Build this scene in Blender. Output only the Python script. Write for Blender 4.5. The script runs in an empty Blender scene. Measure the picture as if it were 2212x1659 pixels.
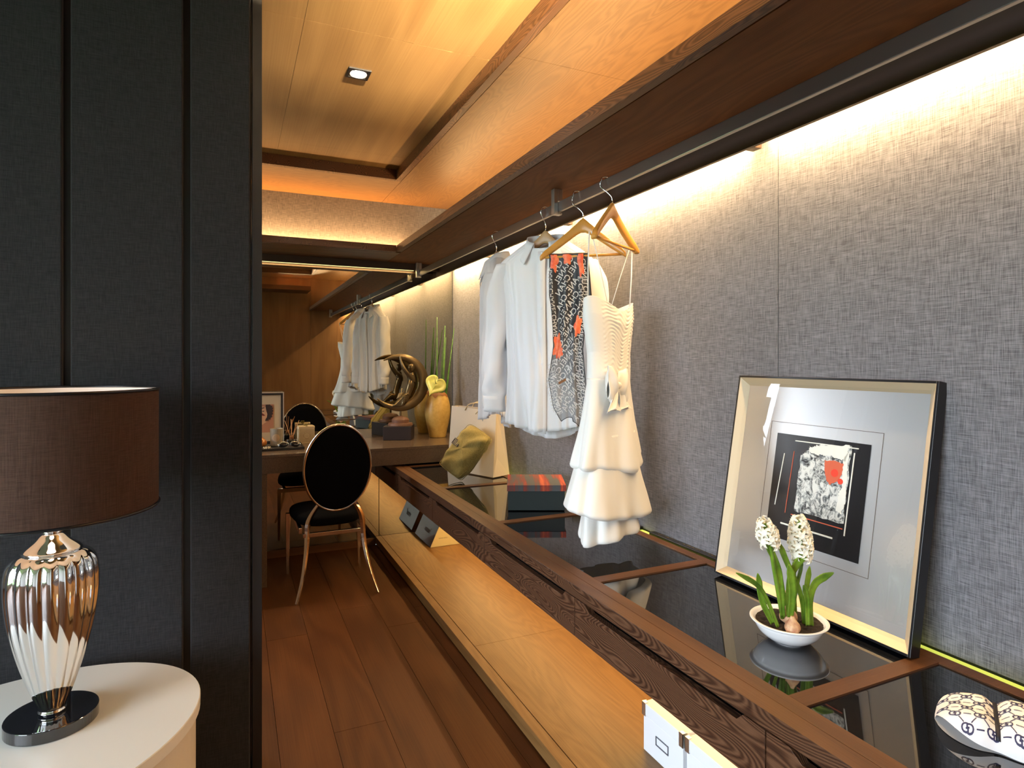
import bpy, math, random
from mathutils import Vector, Matrix, noise
random.seed(7)
R = math.radians
PI = math.pi
sc = bpy.context.scene
col = sc.collection

# ------------------------------------------------------------------ camera, world, light, exposure
cam_d = bpy.data.cameras.new('camera'); cam = bpy.data.objects.new('camera', cam_d); col.objects.link(cam)
cam.location = (0, 0, 1.3); cam.rotation_euler = (R(90), 0, -math.atan(601 / 1319))
cam_d.sensor_width = 36; cam_d.lens = 36 * 1319 / 2212; cam_d.shift_y = -49.5 / 2212; cam_d.clip_start = 0.02
sc.camera = cam
vs = sc.view_settings
vs.view_transform = 'Standard'; vs.look = 'None'; vs.gamma = 1; vs.use_curve_mapping = False; vs.exposure = 0.6
sc.cycles.use_denoising = True
sc.cycles.max_bounces = 8; sc.cycles.diffuse_bounces = 4; sc.cycles.glossy_bounces = 5
sc.cycles.transparent_max_bounces = 10; sc.cycles.sample_clamp_indirect = 6.0
sc.cycles.caustics_reflective = True

w = bpy.data.worlds.new('world'); sc.world = w; w.use_nodes = True
bg = w.node_tree.nodes['Background']; bg.inputs[0].default_value = (0.79, 0.89, 1.0, 1); bg.inputs[1].default_value = 13.5

def area(name, loc, rot, sx, sy, power, color, portal=False, spread=180):
    d = bpy.data.lights.new(name, 'AREA'); d.shape = 'RECTANGLE'; d.size = sx; d.size_y = sy
    d.energy = power; d.color = color; d.spread = R(spread)
    if portal: d.cycles.is_portal = True
    o = bpy.data.objects.new(name, d); o.location = loc; o.rotation_euler = rot; col.objects.link(o); return o
# window portals: daylight of the bedroom window and of the small closet window
area('window_portal', (-3.58, -0.6, 1.35), (0, R(-90), 0), 2.3, 3.4, 1, (1, 1, 1), True)
area('closet_window_portal', (-1.08, 3.94, 1.575), (0, R(-90), 0), 1.24, .62, 1, (1, 1, 1), True)
WARM = (1.0, 0.66, 0.30); AMBER = (1.0, 0.62, 0.25); WWHITE = (1.0, 0.66, 0.31)
TUBES = [(-0.10, 0.24), (0.30, 1.36), (1.45, 2.51), (2.60, 3.52), (3.60, 4.28)]
for y0, y1 in TUBES:
    area('wall_tube_light', (1.452, (y0 + y1) / 2, 1.985), (0, R(-20), 0), 0.016, y1 - y0, 11.5 * (y1 - y0), WWHITE)
area('mirror_tube_light', (0.1, 4.296, 1.958), (R(-12), 0, 0), 2.2, 0.02, 9.0, WARM)
area('shelf_cove_light', (1.37, 2.0, 2.06), (0, R(-172), 0), 0.03, 4.3, 21, (1.0, .62, .27))
area('far_cove_light', (0.1, 4.28, 2.05), (R(160), 0, 0), 2.1, 0.03, 20, (1.0, .52, .18))
area('bench_tube_light', (1.44, 2.0, 0.478), (0, R(8), 0), 0.03, 4.3, 15, (1.0, 0.60, 0.22))
area('added_ceiling_light', (0.74, -0.10, 2.25), (R(96), 0, 0), 0.32, 0.006, 42, (1.0, 0.78, 0.48), False, 38)  # added lamp behind the camera, brightens the near part of the ceiling

# ------------------------------------------------------------------ helpers
class MB:
    def __init__(s): s.v = []; s.f = []; s.m = Matrix()
    def add(s, vs_, fs):
        o = len(s.v); s.v += [s.m @ Vector(p) for p in vs_]; s.f += [tuple(o + i for i in f) for f in fs]; return s
    def box(s, x0, x1, y0, y1, z0, z1):
        return s.add([(x0,y0,z0),(x1,y0,z0),(x1,y1,z0),(x0,y1,z0),(x0,y0,z1),(x1,y0,z1),(x1,y1,z1),(x0,y1,z1)],
                     [(0,3,2,1),(4,5,6,7),(0,1,5,4),(1,2,6,5),(2,3,7,6),(3,0,4,7)])
    def tube(s, pts, rad, n=8, cap=True, flat=1.0, up=(0,0,1), closed=False):
        pts = [Vector(p) for p in pts]
        if not hasattr(rad, '__len__'): rad = [rad] * len(pts)
        vs_ = []; L = len(pts); upv = Vector(up)
        for i, p in enumerate(pts):
            if closed: t = pts[(i + 1) % L] - pts[i - 1]
            else: t = pts[min(i + 1, L - 1)] - pts[max(i - 1, 0)]
            if t.length < 1e-9: t = Vector((0, 0, 1))
            t.normalize(); a = t.cross(upv)
            if a.length < 0.05: a = t.cross(Vector((1, 0.2, 0)))
            a.normalize(); b = a.cross(t)
            for k in range(n):
                q = 2 * PI * k / n; vs_.append(p + a * math.cos(q) * rad[i] + b * math.sin(q) * rad[i] * flat)
        fs = []
        for i in range(L if closed else L - 1):
            for k in range(n):
                j = (i + 1) % L; fs.append((i*n+k, i*n+(k+1)%n, j*n+(k+1)%n, j*n+k))
        if cap and not closed: fs += [tuple(range(n))[::-1], tuple((L-1)*n + k for k in range(n))]
        return s.add(vs_, fs)
    def lathe(s, c, prof, n=32, sx=1, sy=1, rot=0, rf=None):
        vs_ = []; cr, sr = math.cos(rot), math.sin(rot)
        for r, z in prof:
            for k in range(n):
                q = 2*PI*k/n; rr = r * (rf(q, z) if rf else 1); x = rr*math.cos(q)*sx; y = rr*math.sin(q)*sy
                vs_.append((c[0] + x*cr - y*sr, c[1] + x*sr + y*cr, c[2] + z))
        m = len(prof); fs = [(i*n+k, i*n+(k+1)%n, (i+1)*n+(k+1)%n, (i+1)*n+k) for i in range(m-1) for k in range(n)]
        if prof[0][0] > 1e-6: fs.append(tuple(range(n))[::-1])
        if prof[-1][0] > 1e-6: fs.append(tuple((m-1)*n+k for k in range(n)))
        return s.add(vs_, fs)
    def grid(s, fn, nu, nv, cu=False):
        vs_ = [fn(i / (nu if cu else nu - 1), j / (nv - 1)) for j in range(nv) for i in range(nu)]
        fs = [(j*nu+i, j*nu+(i+1)%nu, (j+1)*nu+(i+1)%nu, (j+1)*nu+i) for j in range(nv-1) for i in range(nu if cu else nu-1)]
        return s.add(vs_, fs)
    def prism(s, poly, fn, h0, h1):
        n = len(poly)
        return s.add([fn(a, b, h0) for a, b in poly] + [fn(a, b, h1) for a, b in poly],
                     [tuple(range(n))[::-1], tuple(range(n, 2*n))] + [(i, (i+1)%n, n+(i+1)%n, n+i) for i in range(n)])
    def build(s, name, mat, parent=None, smooth=False, bevel=0, solid=0, sub=0, kind=None):
        if parent is None:
            xs = [p.x for p in s.v]; ys = [p.y for p in s.v]; zs = [p.z for p in s.v]
            org = Vector(((min(xs)+max(xs))/2, (min(ys)+max(ys))/2, min(zs)))
        else: org = Vector(parent['_o'])
        me = bpy.data.meshes.new(name); me.from_pydata([p - org for p in s.v], [], s.f); me.update()
        import bmesh
        bm = bmesh.new(); bm.from_mesh(me); bmesh.ops.recalc_face_normals(bm, faces=bm.faces); bm.to_mesh(me); bm.free()
        if smooth: me.shade_smooth()
        me.materials.append(mat)
        o = bpy.data.objects.new(name, me); col.objects.link(o); o['_o'] = tuple(org)
        if parent is None: o.location = org
        else: o.parent = parent
        if solid: m = o.modifiers.new('solidify', 'SOLIDIFY'); m.thickness = solid; m.offset = 0
        if bevel: m = o.modifiers.new('bevel', 'BEVEL'); m.width = bevel; m.segments = 2; m.limit_method = 'ANGLE'
        if sub: m = o.modifiers.new('sub', 'SUBSURF'); m.levels = sub; m.render_levels = sub
        if kind: o['kind'] = kind
        return o
def thing(name, label, cat, loc, group=None, kind=None):
    o = bpy.data.objects.new(name, None); col.objects.link(o); o.location = loc; o['_o'] = tuple(loc); o.empty_display_size = 0.05
    if kind: o['kind'] = kind
    else: o['label'] = label; o['category'] = cat
    if group: o['group'] = group
    return o
def tag(o, label, cat=None, group=None):
    o['label'] = label
    if cat: o['category'] = cat
    if group: o['group'] = group
    return o
def box(name, b, mat, parent=None, bevel=0, kind=None): return MB().box(*b).build(name, mat, parent, bevel=bevel, kind=kind)
def rotm(c, deg): return Matrix.Translation(Vector(c)) @ Matrix.Rotation(R(deg), 4, 'Z')
def lerp(a, b, t): return a + (b - a) * t
def interp(tab, x):
    for (x0, y0), (x1, y1) in zip(tab, tab[1:]):
        if (x0 <= x <= x1) or (x1 <= x <= x0): return lerp(y0, y1, (x - x0) / (x1 - x0))
    return tab[0][1] if abs(x - tab[0][0]) < abs(x - tab[-1][0]) else tab[-1][1]
def smooth_path(pts, n=20):
    pts = [Vector(p) for p in pts]; out = []; P = [pts[0]] + pts + [pts[-1]]; seg = len(pts) - 1
    for i in range(n):
        t = i / (n - 1) * seg; k = min(int(t), seg - 1); u = t - k; a, b, c, d = P[k:k+4]
        out.append(0.5 * ((2*b) + (c - a)*u + (2*a - 5*b + 4*c - d)*u*u + (3*b - a - 3*c + d)*u**3))
    return out
_g = {}
def glyph(ch, bold=0.0):
    if (ch, bold) not in _g:
        c = bpy.data.curves.new('t', 'FONT'); c.body = ch; c.size = 1; c.align_x = 'CENTER'; c.resolution_u = 3; c.offset = bold
        o = bpy.data.objects.new('t', c); col.objects.link(o); bpy.context.view_layer.update()
        me = o.evaluated_get(bpy.context.evaluated_depsgraph_get()).to_mesh()
        _g[(ch, bold)] = ([(v.co.x, v.co.y) for v in me.vertices], [tuple(p.vertices) for p in me.polygons])
        bpy.data.objects.remove(o); bpy.data.curves.remove(c)
    return _g[(ch, bold)]
ADV = dict(C=.70, H=.74, A=.70, N=.75, E=.62, L=.55, t=.36, i=.28, o=.56, w=.75, G=.8)
ADV['.'] = .3
def letters(mb, text, fn, x, y, size, ang=0, mirror=False, bold=0.0, keep=None):
    ca, sa = math.cos(ang), math.sin(ang)
    for ch in text:
        a = ADV.get(ch, .6) * size; cx = x + ca * a / 2; cy = y + sa * a / 2
        if ch != ' ' and (keep is None or keep(cx, cy)):
            vs_, fs = glyph(ch, bold); q = []
            for gx, gy in vs_:
                gx *= size * (-1 if mirror else 1); gy *= size
                q.append(fn(cx + gx*ca - gy*sa, cy + gx*sa + gy*ca))
            mb.add(q, fs)
        x += ca * a; y += sa * a

# ------------------------------------------------------------------ materials
def nm(name):
    m = bpy.data.materials.new(name); m.use_nodes = True; nt = m.node_tree; return m, nt, nt.nodes['Principled BSDF']
def plain(name, c, rough=0.5, metal=0, spec=0.5, emit=None, es=0, coat=0, trans=0, alpha=1, sheen=0, sss=0):
    m, nt, b = nm(name); b.inputs['Base Color'].default_value = (*c, 1); b.inputs['Roughness'].default_value = rough
    b.inputs['Metallic'].default_value = metal; b.inputs['Specular IOR Level'].default_value = spec; b.inputs['Coat Weight'].default_value = coat
    b.inputs['Transmission Weight'].default_value = trans; b.inputs['Alpha'].default_value = alpha; b.inputs['Sheen Weight'].default_value = sheen
    if emit: b.inputs['Emission Color'].default_value = (*emit, 1); b.inputs['Emission Strength'].default_value = es
    return m
def N(nt, t, **k):
    n = nt.nodes.new(t)
    for a, v in k.items(): setattr(n, a, v)
    return n
def mathn(nt, op, a, b=None):
    n = N(nt, 'ShaderNodeMath', operation=op)
    for i, x in enumerate((a, b)):
        if x is None: continue
        if isinstance(x, (int, float)): n.inputs[i].default_value = x
        else: nt.links.new(x, n.inputs[i])
    return n.outputs[0]
def noisen(nt, vec, scale, detail=3, rough=.5, dist=0):
    n = N(nt, 'ShaderNodeTexNoise'); n.inputs['Scale'].default_value = scale; n.inputs['Detail'].default_value = detail
    n.inputs['Roughness'].default_value = rough; n.inputs['Distortion'].default_value = dist; nt.links.new(vec, n.inputs['Vector']); return n.outputs['Fac']
def mapped(nt, scale, coord='Object', loc=(0,0,0), rot=(0,0,0)):
    tc = N(nt, 'ShaderNodeTexCoord'); mp = N(nt, 'ShaderNodeMapping'); nt.links.new(tc.outputs[coord], mp.inputs['Vector'])
    mp.inputs['Scale'].default_value = scale; mp.inputs['Location'].default_value = loc; mp.inputs['Rotation'].default_value = rot; return mp.outputs[0]
def ramp(nt, fac, stops):
    r = N(nt, 'ShaderNodeValToRGB'); e = r.color_ramp.elements
    while len(e) < len(stops): e.new(0.5)
    for i, (p, c) in enumerate(stops): e[i].position = p; e[i].color = (*c, 1)
    nt.links.new(fac, r.inputs[0]); return r.outputs[0]
def bumpn(nt, b, h, strength, dist=0.002):
    n = N(nt, 'ShaderNodeBump'); n.inputs['Strength'].default_value = strength; n.inputs['Distance'].default_value = dist
    nt.links.new(h, n.inputs['Height']); nt.links.new(n.outputs[0], b.inputs['Normal'])
def wood(name, dark, mid, light, axis='Y', rings=26, fig=1.6, rough=0.4, streak=0.5, bump=0.25, spec=0.4):
    m, nt, b = nm(name)
    st = {'X': (0.16, 1, 1), 'Y': (1, 0.16, 1), 'Z': (1, 1, 0.16)}[axis]; st = tuple(k * fig for k in st)
    fine = tuple(k if k < fig * .5 else k * 22 for k in st)
    a = noisen(nt, mapped(nt, st), 1.6, 2, .45, .3)
    s_ = mathn(nt, 'SINE', mathn(nt, 'MULTIPLY', a, rings * 2 * PI / 4)); s_ = mathn(nt, 'ADD', mathn(nt, 'MULTIPLY', s_, .5), .5)
    f = noisen(nt, mapped(nt, tuple(k * 4 for k in fine)), 1.2, 4, .65)
    mix = mathn(nt, 'ADD', mathn(nt, 'MULTIPLY', s_, 1 - streak), mathn(nt, 'MULTIPLY', f, streak))
    c = ramp(nt, mix, [(0.22, dark), (0.5, mid), (0.8, light)])
    nt.links.new(c, b.inputs['Base Color']); b.inputs['Roughness'].default_value = rough; b.inputs['Specular IOR Level'].default_value = spec
    bumpn(nt, b, mix, bump, 0.0015); return m
def weave(name, c1, c2, scale=1.0, rough=0.85, axes=('Y', 'Z'), bump=0.3, contrast=(0.36, 0.62)):
    m, nt, b = nm(name)
    def st(ax): return tuple({'X': 0, 'Y': 1, 'Z': 2}[ax] == i and 14 * scale or 330 * scale for i in range(3))
    h = mathn(nt, 'MULTIPLY', mathn(nt, 'ADD', noisen(nt, mapped(nt, st(axes[0])), 1, 2, .6), noisen(nt, mapped(nt, st(axes[1])), 1, 2, .6)), .5)
    nt.links.new(ramp(nt, h, [(contrast[0], c1), (contrast[1], c2)]), b.inputs['Base Color']); b.inputs['Roughness'].default_value = rough
    b.inputs['Specular IOR Level'].default_value = .2; b.inputs['Sheen Weight'].default_value = .15
    bumpn(nt, b, h, bump, 0.001); return m

M = {}
M['wenge'] = wood('wenge_front', (.030,.011,.005), (.080,.034,.016), (.145,.068,.034), 'Y', rings=300, fig=5, rough=.42, streak=.6, bump=.3)
M['wenge_top'] = wood('wenge_top', (.075,.032,.012), (.11,.049,.018), (.145,.068,.027), 'Y', rings=30, fig=3, rough=.38, streak=.75)
M['wenge_topx'] = wood('wenge_cross', (.06,.024,.009), (.09,.037,.014), (.12,.052,.020), 'X', rings=20, fig=3, rough=.38, streak=.8)
M['platform'] = wood('platform_wood', (.17,.082,.024), (.225,.115,.036), (.285,.15,.050), 'Y', rings=60, fig=4, rough=.42, streak=.8)
M['soffit'] = wood('soffit_wood', (.16,.082,.030), (.205,.108,.041), (.25,.136,.054), 'Y', rings=80, fig=5, rough=.45, streak=.72)
M['soffitx'] = wood('soffit_wood_cross', (.16,.082,.030), (.205,.108,.041), (.25,.136,.054), 'X', rings=80, fig=5, rough=.45, streak=.72)
M['shelf'] = wood('shelf_wood', (.095,.031,.008), (.135,.047,.013), (.17,.064,.020), 'Y', rings=60, fig=4, rough=.6, streak=.75, spec=.2)
M['shelfx'] = wood('shelf_wood_cross', (.06,.021,.006), (.085,.031,.010), (.115,.044,.015), 'X', rings=26, fig=2.4, rough=.42, streak=.6)
M['lip'] = wood('lip_wood', (.065,.024,.009), (.115,.046,.018), (.17,.072,.030), 'Y', rings=240, fig=5, rough=.42, streak=.5)
M['ceil'] = wood('ceiling_oak', (.24,.13,.046), (.30,.17,.063), (.36,.21,.082), 'Y', rings=22, fig=2.0, rough=.5, streak=.72, bump=.1)
M['oakwall'] = wood('oak_panel', (.18,.085,.028), (.24,.12,.042), (.30,.155,.057), 'Z', rings=18, fig=2.2, rough=.5, streak=.75, bump=.1)
FL = []
for i, k in enumerate((0.85, 1.0, 1.15, 0.95)):
    FL.append(wood('floor_wood_%s' % 'abcd'[i], (.060*k,.018*k,.004*k), (.085*k,.028*k,.0065*k), (.115*k,.041*k,.011*k), 'Y', rings=30, fig=2.4, rough=.5, streak=.75, bump=.12, spec=.2))
M['fabric'] = weave('wall_fabric', (.085,.083,.092), (.245,.238,.258), 1.7)
M['fabric_far'] = weave('wall_fabric_far', (.085,.083,.092), (.245,.238,.258), 1.7, axes=('X', 'Z'))
M['darkfab'] = weave('dark_fabric', (.009,.009,.0102), (.026,.0255,.0275), 2.0, axes=('X', 'Z'), bump=.2)
M['black'] = plain('black_lacquer', (.006,.006,.008), .3)
M['jamb'] = plain('dark_jamb', (.012,.009,.008), .45)
M['bronze_strip'] = plain('dark_bronze_pelmet', (.045,.024,.013), .5)
M['blackglass'] = plain('black_glass', (.006,.007,.010), .03, spec=.9, coat=.6)
M['mirror'] = plain('mirror_silver', (.50,.48,.41), .0, 1)
M['chrome'] = plain('chrome', (.86,.86,.86), .06, 1)
M['nickel'] = plain('brushed_nickel', (.60,.60,.57), .3, 1)
M['rail'] = plain('rail_steel', (.36,.34,.33), .28, 1)
M['tube'] = plain('tube_glow', (1,1,1), .5, emit=(1,.86,.6), es=8)
M['tube_y'] = plain('strip_glow', (1,1,1), .5, emit=(1,.80,.36), es=2.6)
M['green_glow'] = plain('green_strip_glow', (.5,.6,.2), .5, emit=(.42,.55,.07), es=.5)
M['stone'] = None
def stone():
    m, nt, b = nm('brown_stone'); h = noisen(nt, mapped(nt, (220, 220, 220)), 1, 3, .7)
    nt.links.new(ramp(nt, h, [(.3, (.075,.050,.034)), (.7, (.125,.086,.060))]), b.inputs['Base Color']); b.inputs['Roughness'].default_value = .22; return m
M['stone'] = stone()
M['white_cloth'] = plain('white_cotton', (.82,.82,.84), .8, spec=.2, sheen=.2)
M['ivory_cloth'] = plain('ivory_satin', (.86,.85,.82), .55, spec=.3, sheen=.3)
M['button'] = plain('button', (.75,.75,.78), .3)
M['hanger'] = wood('hanger_wood', (.56,.24,.04), (.66,.30,.055), (.74,.36,.08), 'X', rings=12, fig=5, rough=.28, streak=.7, bump=.05)
M['hanger_pale'] = wood('pale_hanger_wood', (.46,.26,.12), (.54,.32,.15), (.60,.37,.18), 'X', rings=12, fig=5, rough=.35, streak=.7, bump=.05)
M['velvet'] = plain('black_velvet', (.003,.003,.004), .9, spec=.05)
M['rose'] = plain('polished_steel', (.80,.70,.62), .14, 1)
M['bronze'] = plain('bronze', (.15,.105,.05), .33, .75)
M['pedestal'] = plain('red_stone', (.16,.075,.045), .55)
M['plum'] = plain('plum_black', (.020,.014,.018), .55)
def speck(name, c1, c2, s, rough=.5, bump=0):
    m, nt, b = nm(name); h = noisen(nt, mapped(nt, (s, s, s)), 1, 4, .6)
    nt.links.new(ramp(nt, h, [(.32, c1), (.68, c2)]), b.inputs['Base Color']); b.inputs['Roughness'].default_value = rough
    if bump: bumpn(nt, b, h, bump, .002)
    return m
M['vase'] = speck('vase_glaze', (.50,.31,.07), (.62,.41,.12), 40, .38)
M['leather'] = plain('torn_leather', (.26,.10,.025), .6)
M['reed'] = speck('reed_green', (.02,.08,.008), (.07,.20,.02), 30, .4)
M['anth'] = speck('anthurium', (.42,.46,.08), (.60,.58,.20), 18, .3)
M['burlap'] = weave('burlap', (.22,.17,.045), (.46,.37,.13), 1.6, axes=('X', 'Z'), bump=.8)
M['paper'] = plain('cream_paper', (.72,.62,.48), .6)
M['ink'] = plain('ink_brown', (.10,.07,.05), .6)
M['plaid_base'] = None
def plaid():
    m, nt, b = nm('plaid_cloth')
    a = noisen(nt, mapped(nt, (34, 2, 2), loc=(3.1, 0, 0)), 1, 2, .6); c_ = noisen(nt, mapped(nt, (600, 600, 600)), 1, 2, .6)
    x = mathn(nt, 'ADD', mathn(nt, 'MULTIPLY', a, .75), mathn(nt, 'MULTIPLY', c_, .25))
    nt.links.new(ramp(nt, x, [(.44, (.075,.085,.095)), (.50, (.15,.05,.04)), (.56, (.30,.035,.025)), (.64, (.50,.10,.035))]), b.inputs['Base Color']); b.inputs['Roughness'].default_value = .8; return m
M['plaid'] = plaid()
M['boxteal'] = plain('dark_teal_card', (.010,.020,.022), .6)
M['champ'] = plain('champagne_leaf', (.54,.44,.30), .42, .3)
M['matsilver'] = None
def silver():
    m, nt, b = nm('brushed_silver_mat'); b.inputs['Base Color'].default_value = (.68,.68,.68,1); b.inputs['Metallic'].default_value = .9; b.inputs['Roughness'].default_value = .36
    bumpn(nt, b, noisen(nt, mapped(nt, (300, 14, 300)), 1, 2, .5), .06, .001); return m
M['matsilver'] = silver()
M['artblack'] = plain('art_black', (.008,.007,.008), .25)
def paint():
    m, nt, b = nm('abstract_paint')
    a = noisen(nt, mapped(nt, (45, 45, 38)), 1, 5, .75, 1.4)
    nt.links.new(ramp(nt, a, [(.40, (.01,.01,.012)), (.47, (.25,.28,.29)), (.56, (.70,.73,.72))]), b.inputs['Base Color']); b.inputs['Roughness'].default_value = .4; return m
M['paint'] = paint()
M['paintwhite'] = plain('paint_white', (.78,.80,.76), .5)
M['coral'] = plain('paint_coral', (.62,.12,.055), .5)
M['redpaint'] = plain('paint_red', (.85,.05,.02), .5)
M['porcelain'] = plain('porcelain', (.84,.83,.84), .12, coat=.5)
M['soil'] = speck('soil', (.006,.004,.003), (.03,.018,.012), 260, .95, 1)
M['leaf'] = speck('hyacinth_leaf', (.06,.15,.010), (.20,.34,.03), 25, .35)
M['petal'] = plain('petal', (.93,.89,.76), .5, spec=.3)
M['bulb'] = speck('bulb_skin', (.42,.16,.10), (.72,.50,.28), 60, .5)
M['card_white'] = plain('white_card', (.80,.83,.87), .5)
M['lampshade'] = None
def shade():
    m, nt, b = nm('brown_shade_linen')
    h = mathn(nt, 'MULTIPLY', mathn(nt, 'ADD', noisen(nt, mapped(nt, (40, 40, 700)), 1, 2, .6), noisen(nt, mapped(nt, (500, 500, 20)), 1, 2, .6)), .5)
    nt.links.new(ramp(nt, h, [(.36, (.045,.023,.015)), (.62, (.14,.076,.050))]), b.inputs['Base Color']); b.inputs['Roughness'].default_value = .9
    tr = N(nt, 'ShaderNodeBsdfTranslucent'); tr.inputs[0].default_value = (.26,.12,.06,1); mx = N(nt, 'ShaderNodeMixShader'); mx.inputs[0].default_value = .35
    out = nt.nodes['Material Output']; nt.links.new(b.outputs[0], mx.inputs[1]); nt.links.new(tr.outputs[0], mx.inputs[2]); nt.links.new(mx.outputs[0], out.inputs[0]); return m
M['lampshade'] = shade()
M['lining'] = plain('shade_lining', (.85,.78,.70), .7)
M['table'] = plain('white_lacquer', (.86,.84,.79), .35)
M['plaster'] = plain('plaster', (.55,.53,.50), .8)
M['grass'] = speck('lawn', (.05,.12,.02), (.12,.24,.05), 3, .9)
def chiffon():
    m, nt, b = nm('scarf_chiffon'); b.inputs['Base Color'].default_value = (.018,.017,.02,1); b.inputs['Roughness'].default_value = .5
    tc = N(nt, 'ShaderNodeTexCoord'); sx = N(nt, 'ShaderNodeSeparateXYZ'); nt.links.new(tc.outputs['Object'], sx.inputs[0])
    mr = N(nt, 'ShaderNodeMapRange'); nt.links.new(sx.outputs['Z'], mr.inputs[0]); mr.inputs[1].default_value = .10; mr.inputs[2].default_value = .34; mr.inputs[3].default_value = .60; mr.inputs[4].default_value = .98
    nt.links.new(mr.outputs[0], b.inputs['Alpha']); return m
M['chiffon'] = chiffon()
M['letter'] = plain('scarf_letter', (.66,.63,.60), .6)
M['scarfred'] = speck('scarf_red', (.78,.07,.02), (.95,.26,.10), 60, .5)
M['navy'] = plain('navy_print', (.030,.030,.085), .6)
M['strapblack'] = plain('black_elastic', (.004,.004,.012), .6)
M['cream_em'] = plain('cream_acrylic', (.80,.72,.42), .2)
M['brown_gloss'] = plain('brown_acrylic', (.19,.105,.065), .15, coat=.4)
M['amber'] = plain('amber_glass', (.45,.16,.03), .05, coat=.5)
M['frost'] = speck('frosted_glass', (.34,.29,.22), (.42,.37,.28), 20, .25)
M['skin'] = plain('print_skin', (.72,.40,.22), .6)
M['hair'] = plain('print_hair', (.035,.018,.016), .6)
M['lips'] = plain('print_lips', (.22,.03,.02), .6)
M['bgprint'] = plain('print_rose', (.50,.22,.12), .6)
M['lens'] = plain('dark_lens', (.01,.009,.009), .05, coat=.8)
M['stick'] = plain('reed_stick', (.62,.30,.12), .6)
M['gold'] = plain('gold_bead', (.85,.60,.22), .2, 1)
M['bulbglow'] = plain('bulb_glow', (1,1,1), .5, emit=(1,.9,.8), es=14)
def glasspane():
    m = bpy.data.materials.new('window_glass'); m.use_nodes = True; nt = m.node_tree; nt.nodes.clear()
    t = N(nt, 'ShaderNodeBsdfTransparent'); g = N(nt, 'ShaderNodeBsdfGlossy'); g.inputs['Roughness'].default_value = 0
    mx = N(nt, 'ShaderNodeMixShader'); mx.inputs[0].default_value = .06; o = N(nt, 'ShaderNodeOutputMaterial')
    nt.links.new(t.outputs[0], mx.inputs[1]); nt.links.new(g.outputs[0], mx.inputs[2]); nt.links.new(mx.outputs[0], o.inputs[0]); return m
M['glass'] = glasspane()

# ------------------------------------------------------------------ SETTING
XW = 1.49; YM = 4.34; YD = 2.07; XL = -1.0; BX = -3.5; BY = -3.2
# floor with planks
fl = thing('floor', None, None, (0, 2, -0.02), kind='structure')
box('subfloor', (BX - .1, 1.6, BY - .1, 4.5, -.05, -.0205), M['jamb'], fl)
px = [0.137 + .182 * k for k in range(-20, 9)]
endj = {0.137: 3.05, .319: 2.2, .501: 3.273, .683: 2.965, .865: 1.35}
for i, x in enumerate(px[:-1]):
    x1 = x + .182
    if x1 <= BX or x >= XW: continue
    xe = min(x1, XW)
    cut = endj.get(round(x, 3), BY + (i * 1.37) % 2.1 + 2.6)
    cuts = [BY]
    if x > -1.0: cuts += [c for c in (cut - 3.6, cut - 1.8, cut, cut + 1.8) if BY + .2 < c < 4.2] + [4.34]
    else: cuts += [cut, 4.34 if x > XL else YD + .05]
    for j, (a, b_) in enumerate(zip(cuts, cuts[1:])):
        if b_ <= a: continue
        MB().box(x + .0008, xe - .0008, a + .0008, b_ - .0008, -.0205, 0).build('plank', FL[(i * 3 + j * 5 + (i*j)) % 4], fl)
box('ground_outside', (-30, BX - .3, -30, 30, -.5, -.45), M['grass'], kind='structure')

# right wall: fabric panels with thin seams
wr = box('wall_right', (XW + .004, XW + .15, -.15, YM + .1, 0, 2.6), M['jamb'], kind='structure')
for a, b_ in ((-.12, .12), (.12, 1.339), (1.339, 2.563), (2.563, 3.787), (3.787, YM)):
    MB().box(XW, XW + .004, a + .0012, b_ - .0012, .631, 2.43).build('fabric_panel', M['fabric'], wr)
    MB().box(XW, XW + .004, a + .0012, b_ - .0012, .06, .60).build('wood_panel', M['platform'], wr)
# far wall behind mirror, fabric above the shelf
wf = box('wall_far', (XL - .1, XW, YM + .008, YM + .12, 0, 2.6), M['jamb'], kind='structure')
MB().box(XL, XW, YM, YM + .008, 2.0, 2.43).build('fabric_panel', M['fabric_far'], wf)
# near wall of oak panels (seen in the mirror)
wn = box('wall_near', (.30, XW, -.26, -.135, 0, 2.6), M['jamb'], kind='structure')
for a, b_ in ((.30, .965), (.965, XW)):
    MB().box(a + .001, b_ - .001, -.135, -.12, 0.0, 2.43).build('oak_panel', M['oakwall'], wn)
# dark fabric partition at left
wl = box('wall_left', (-3.5, .05, YD + .012, YD + .11, 0, 2.6), M['jamb'], kind='structure')
ed = [-3.4, -2.6, -1.7, -1.05, -.418, -.122, .0515]
for i, (a, b_) in enumerate(zip(ed, ed[1:])):
    l = .010 if i else 0; r_ = .010 if i < len(ed) - 2 else 0
    MB().box(a + (.004 if i else 0), b_ - (.016 if i < len(ed)-2 else .006), YD - .012, YD + .012, .0, 2.6).build('dark_fabric_panel', M['darkfab'], wl, bevel=.004)
MB().box(.0525, .0805, YD - .004, YD + .11, 0, 2.6).build('door_jamb', M['jamb'], wl, bevel=.001)
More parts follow.
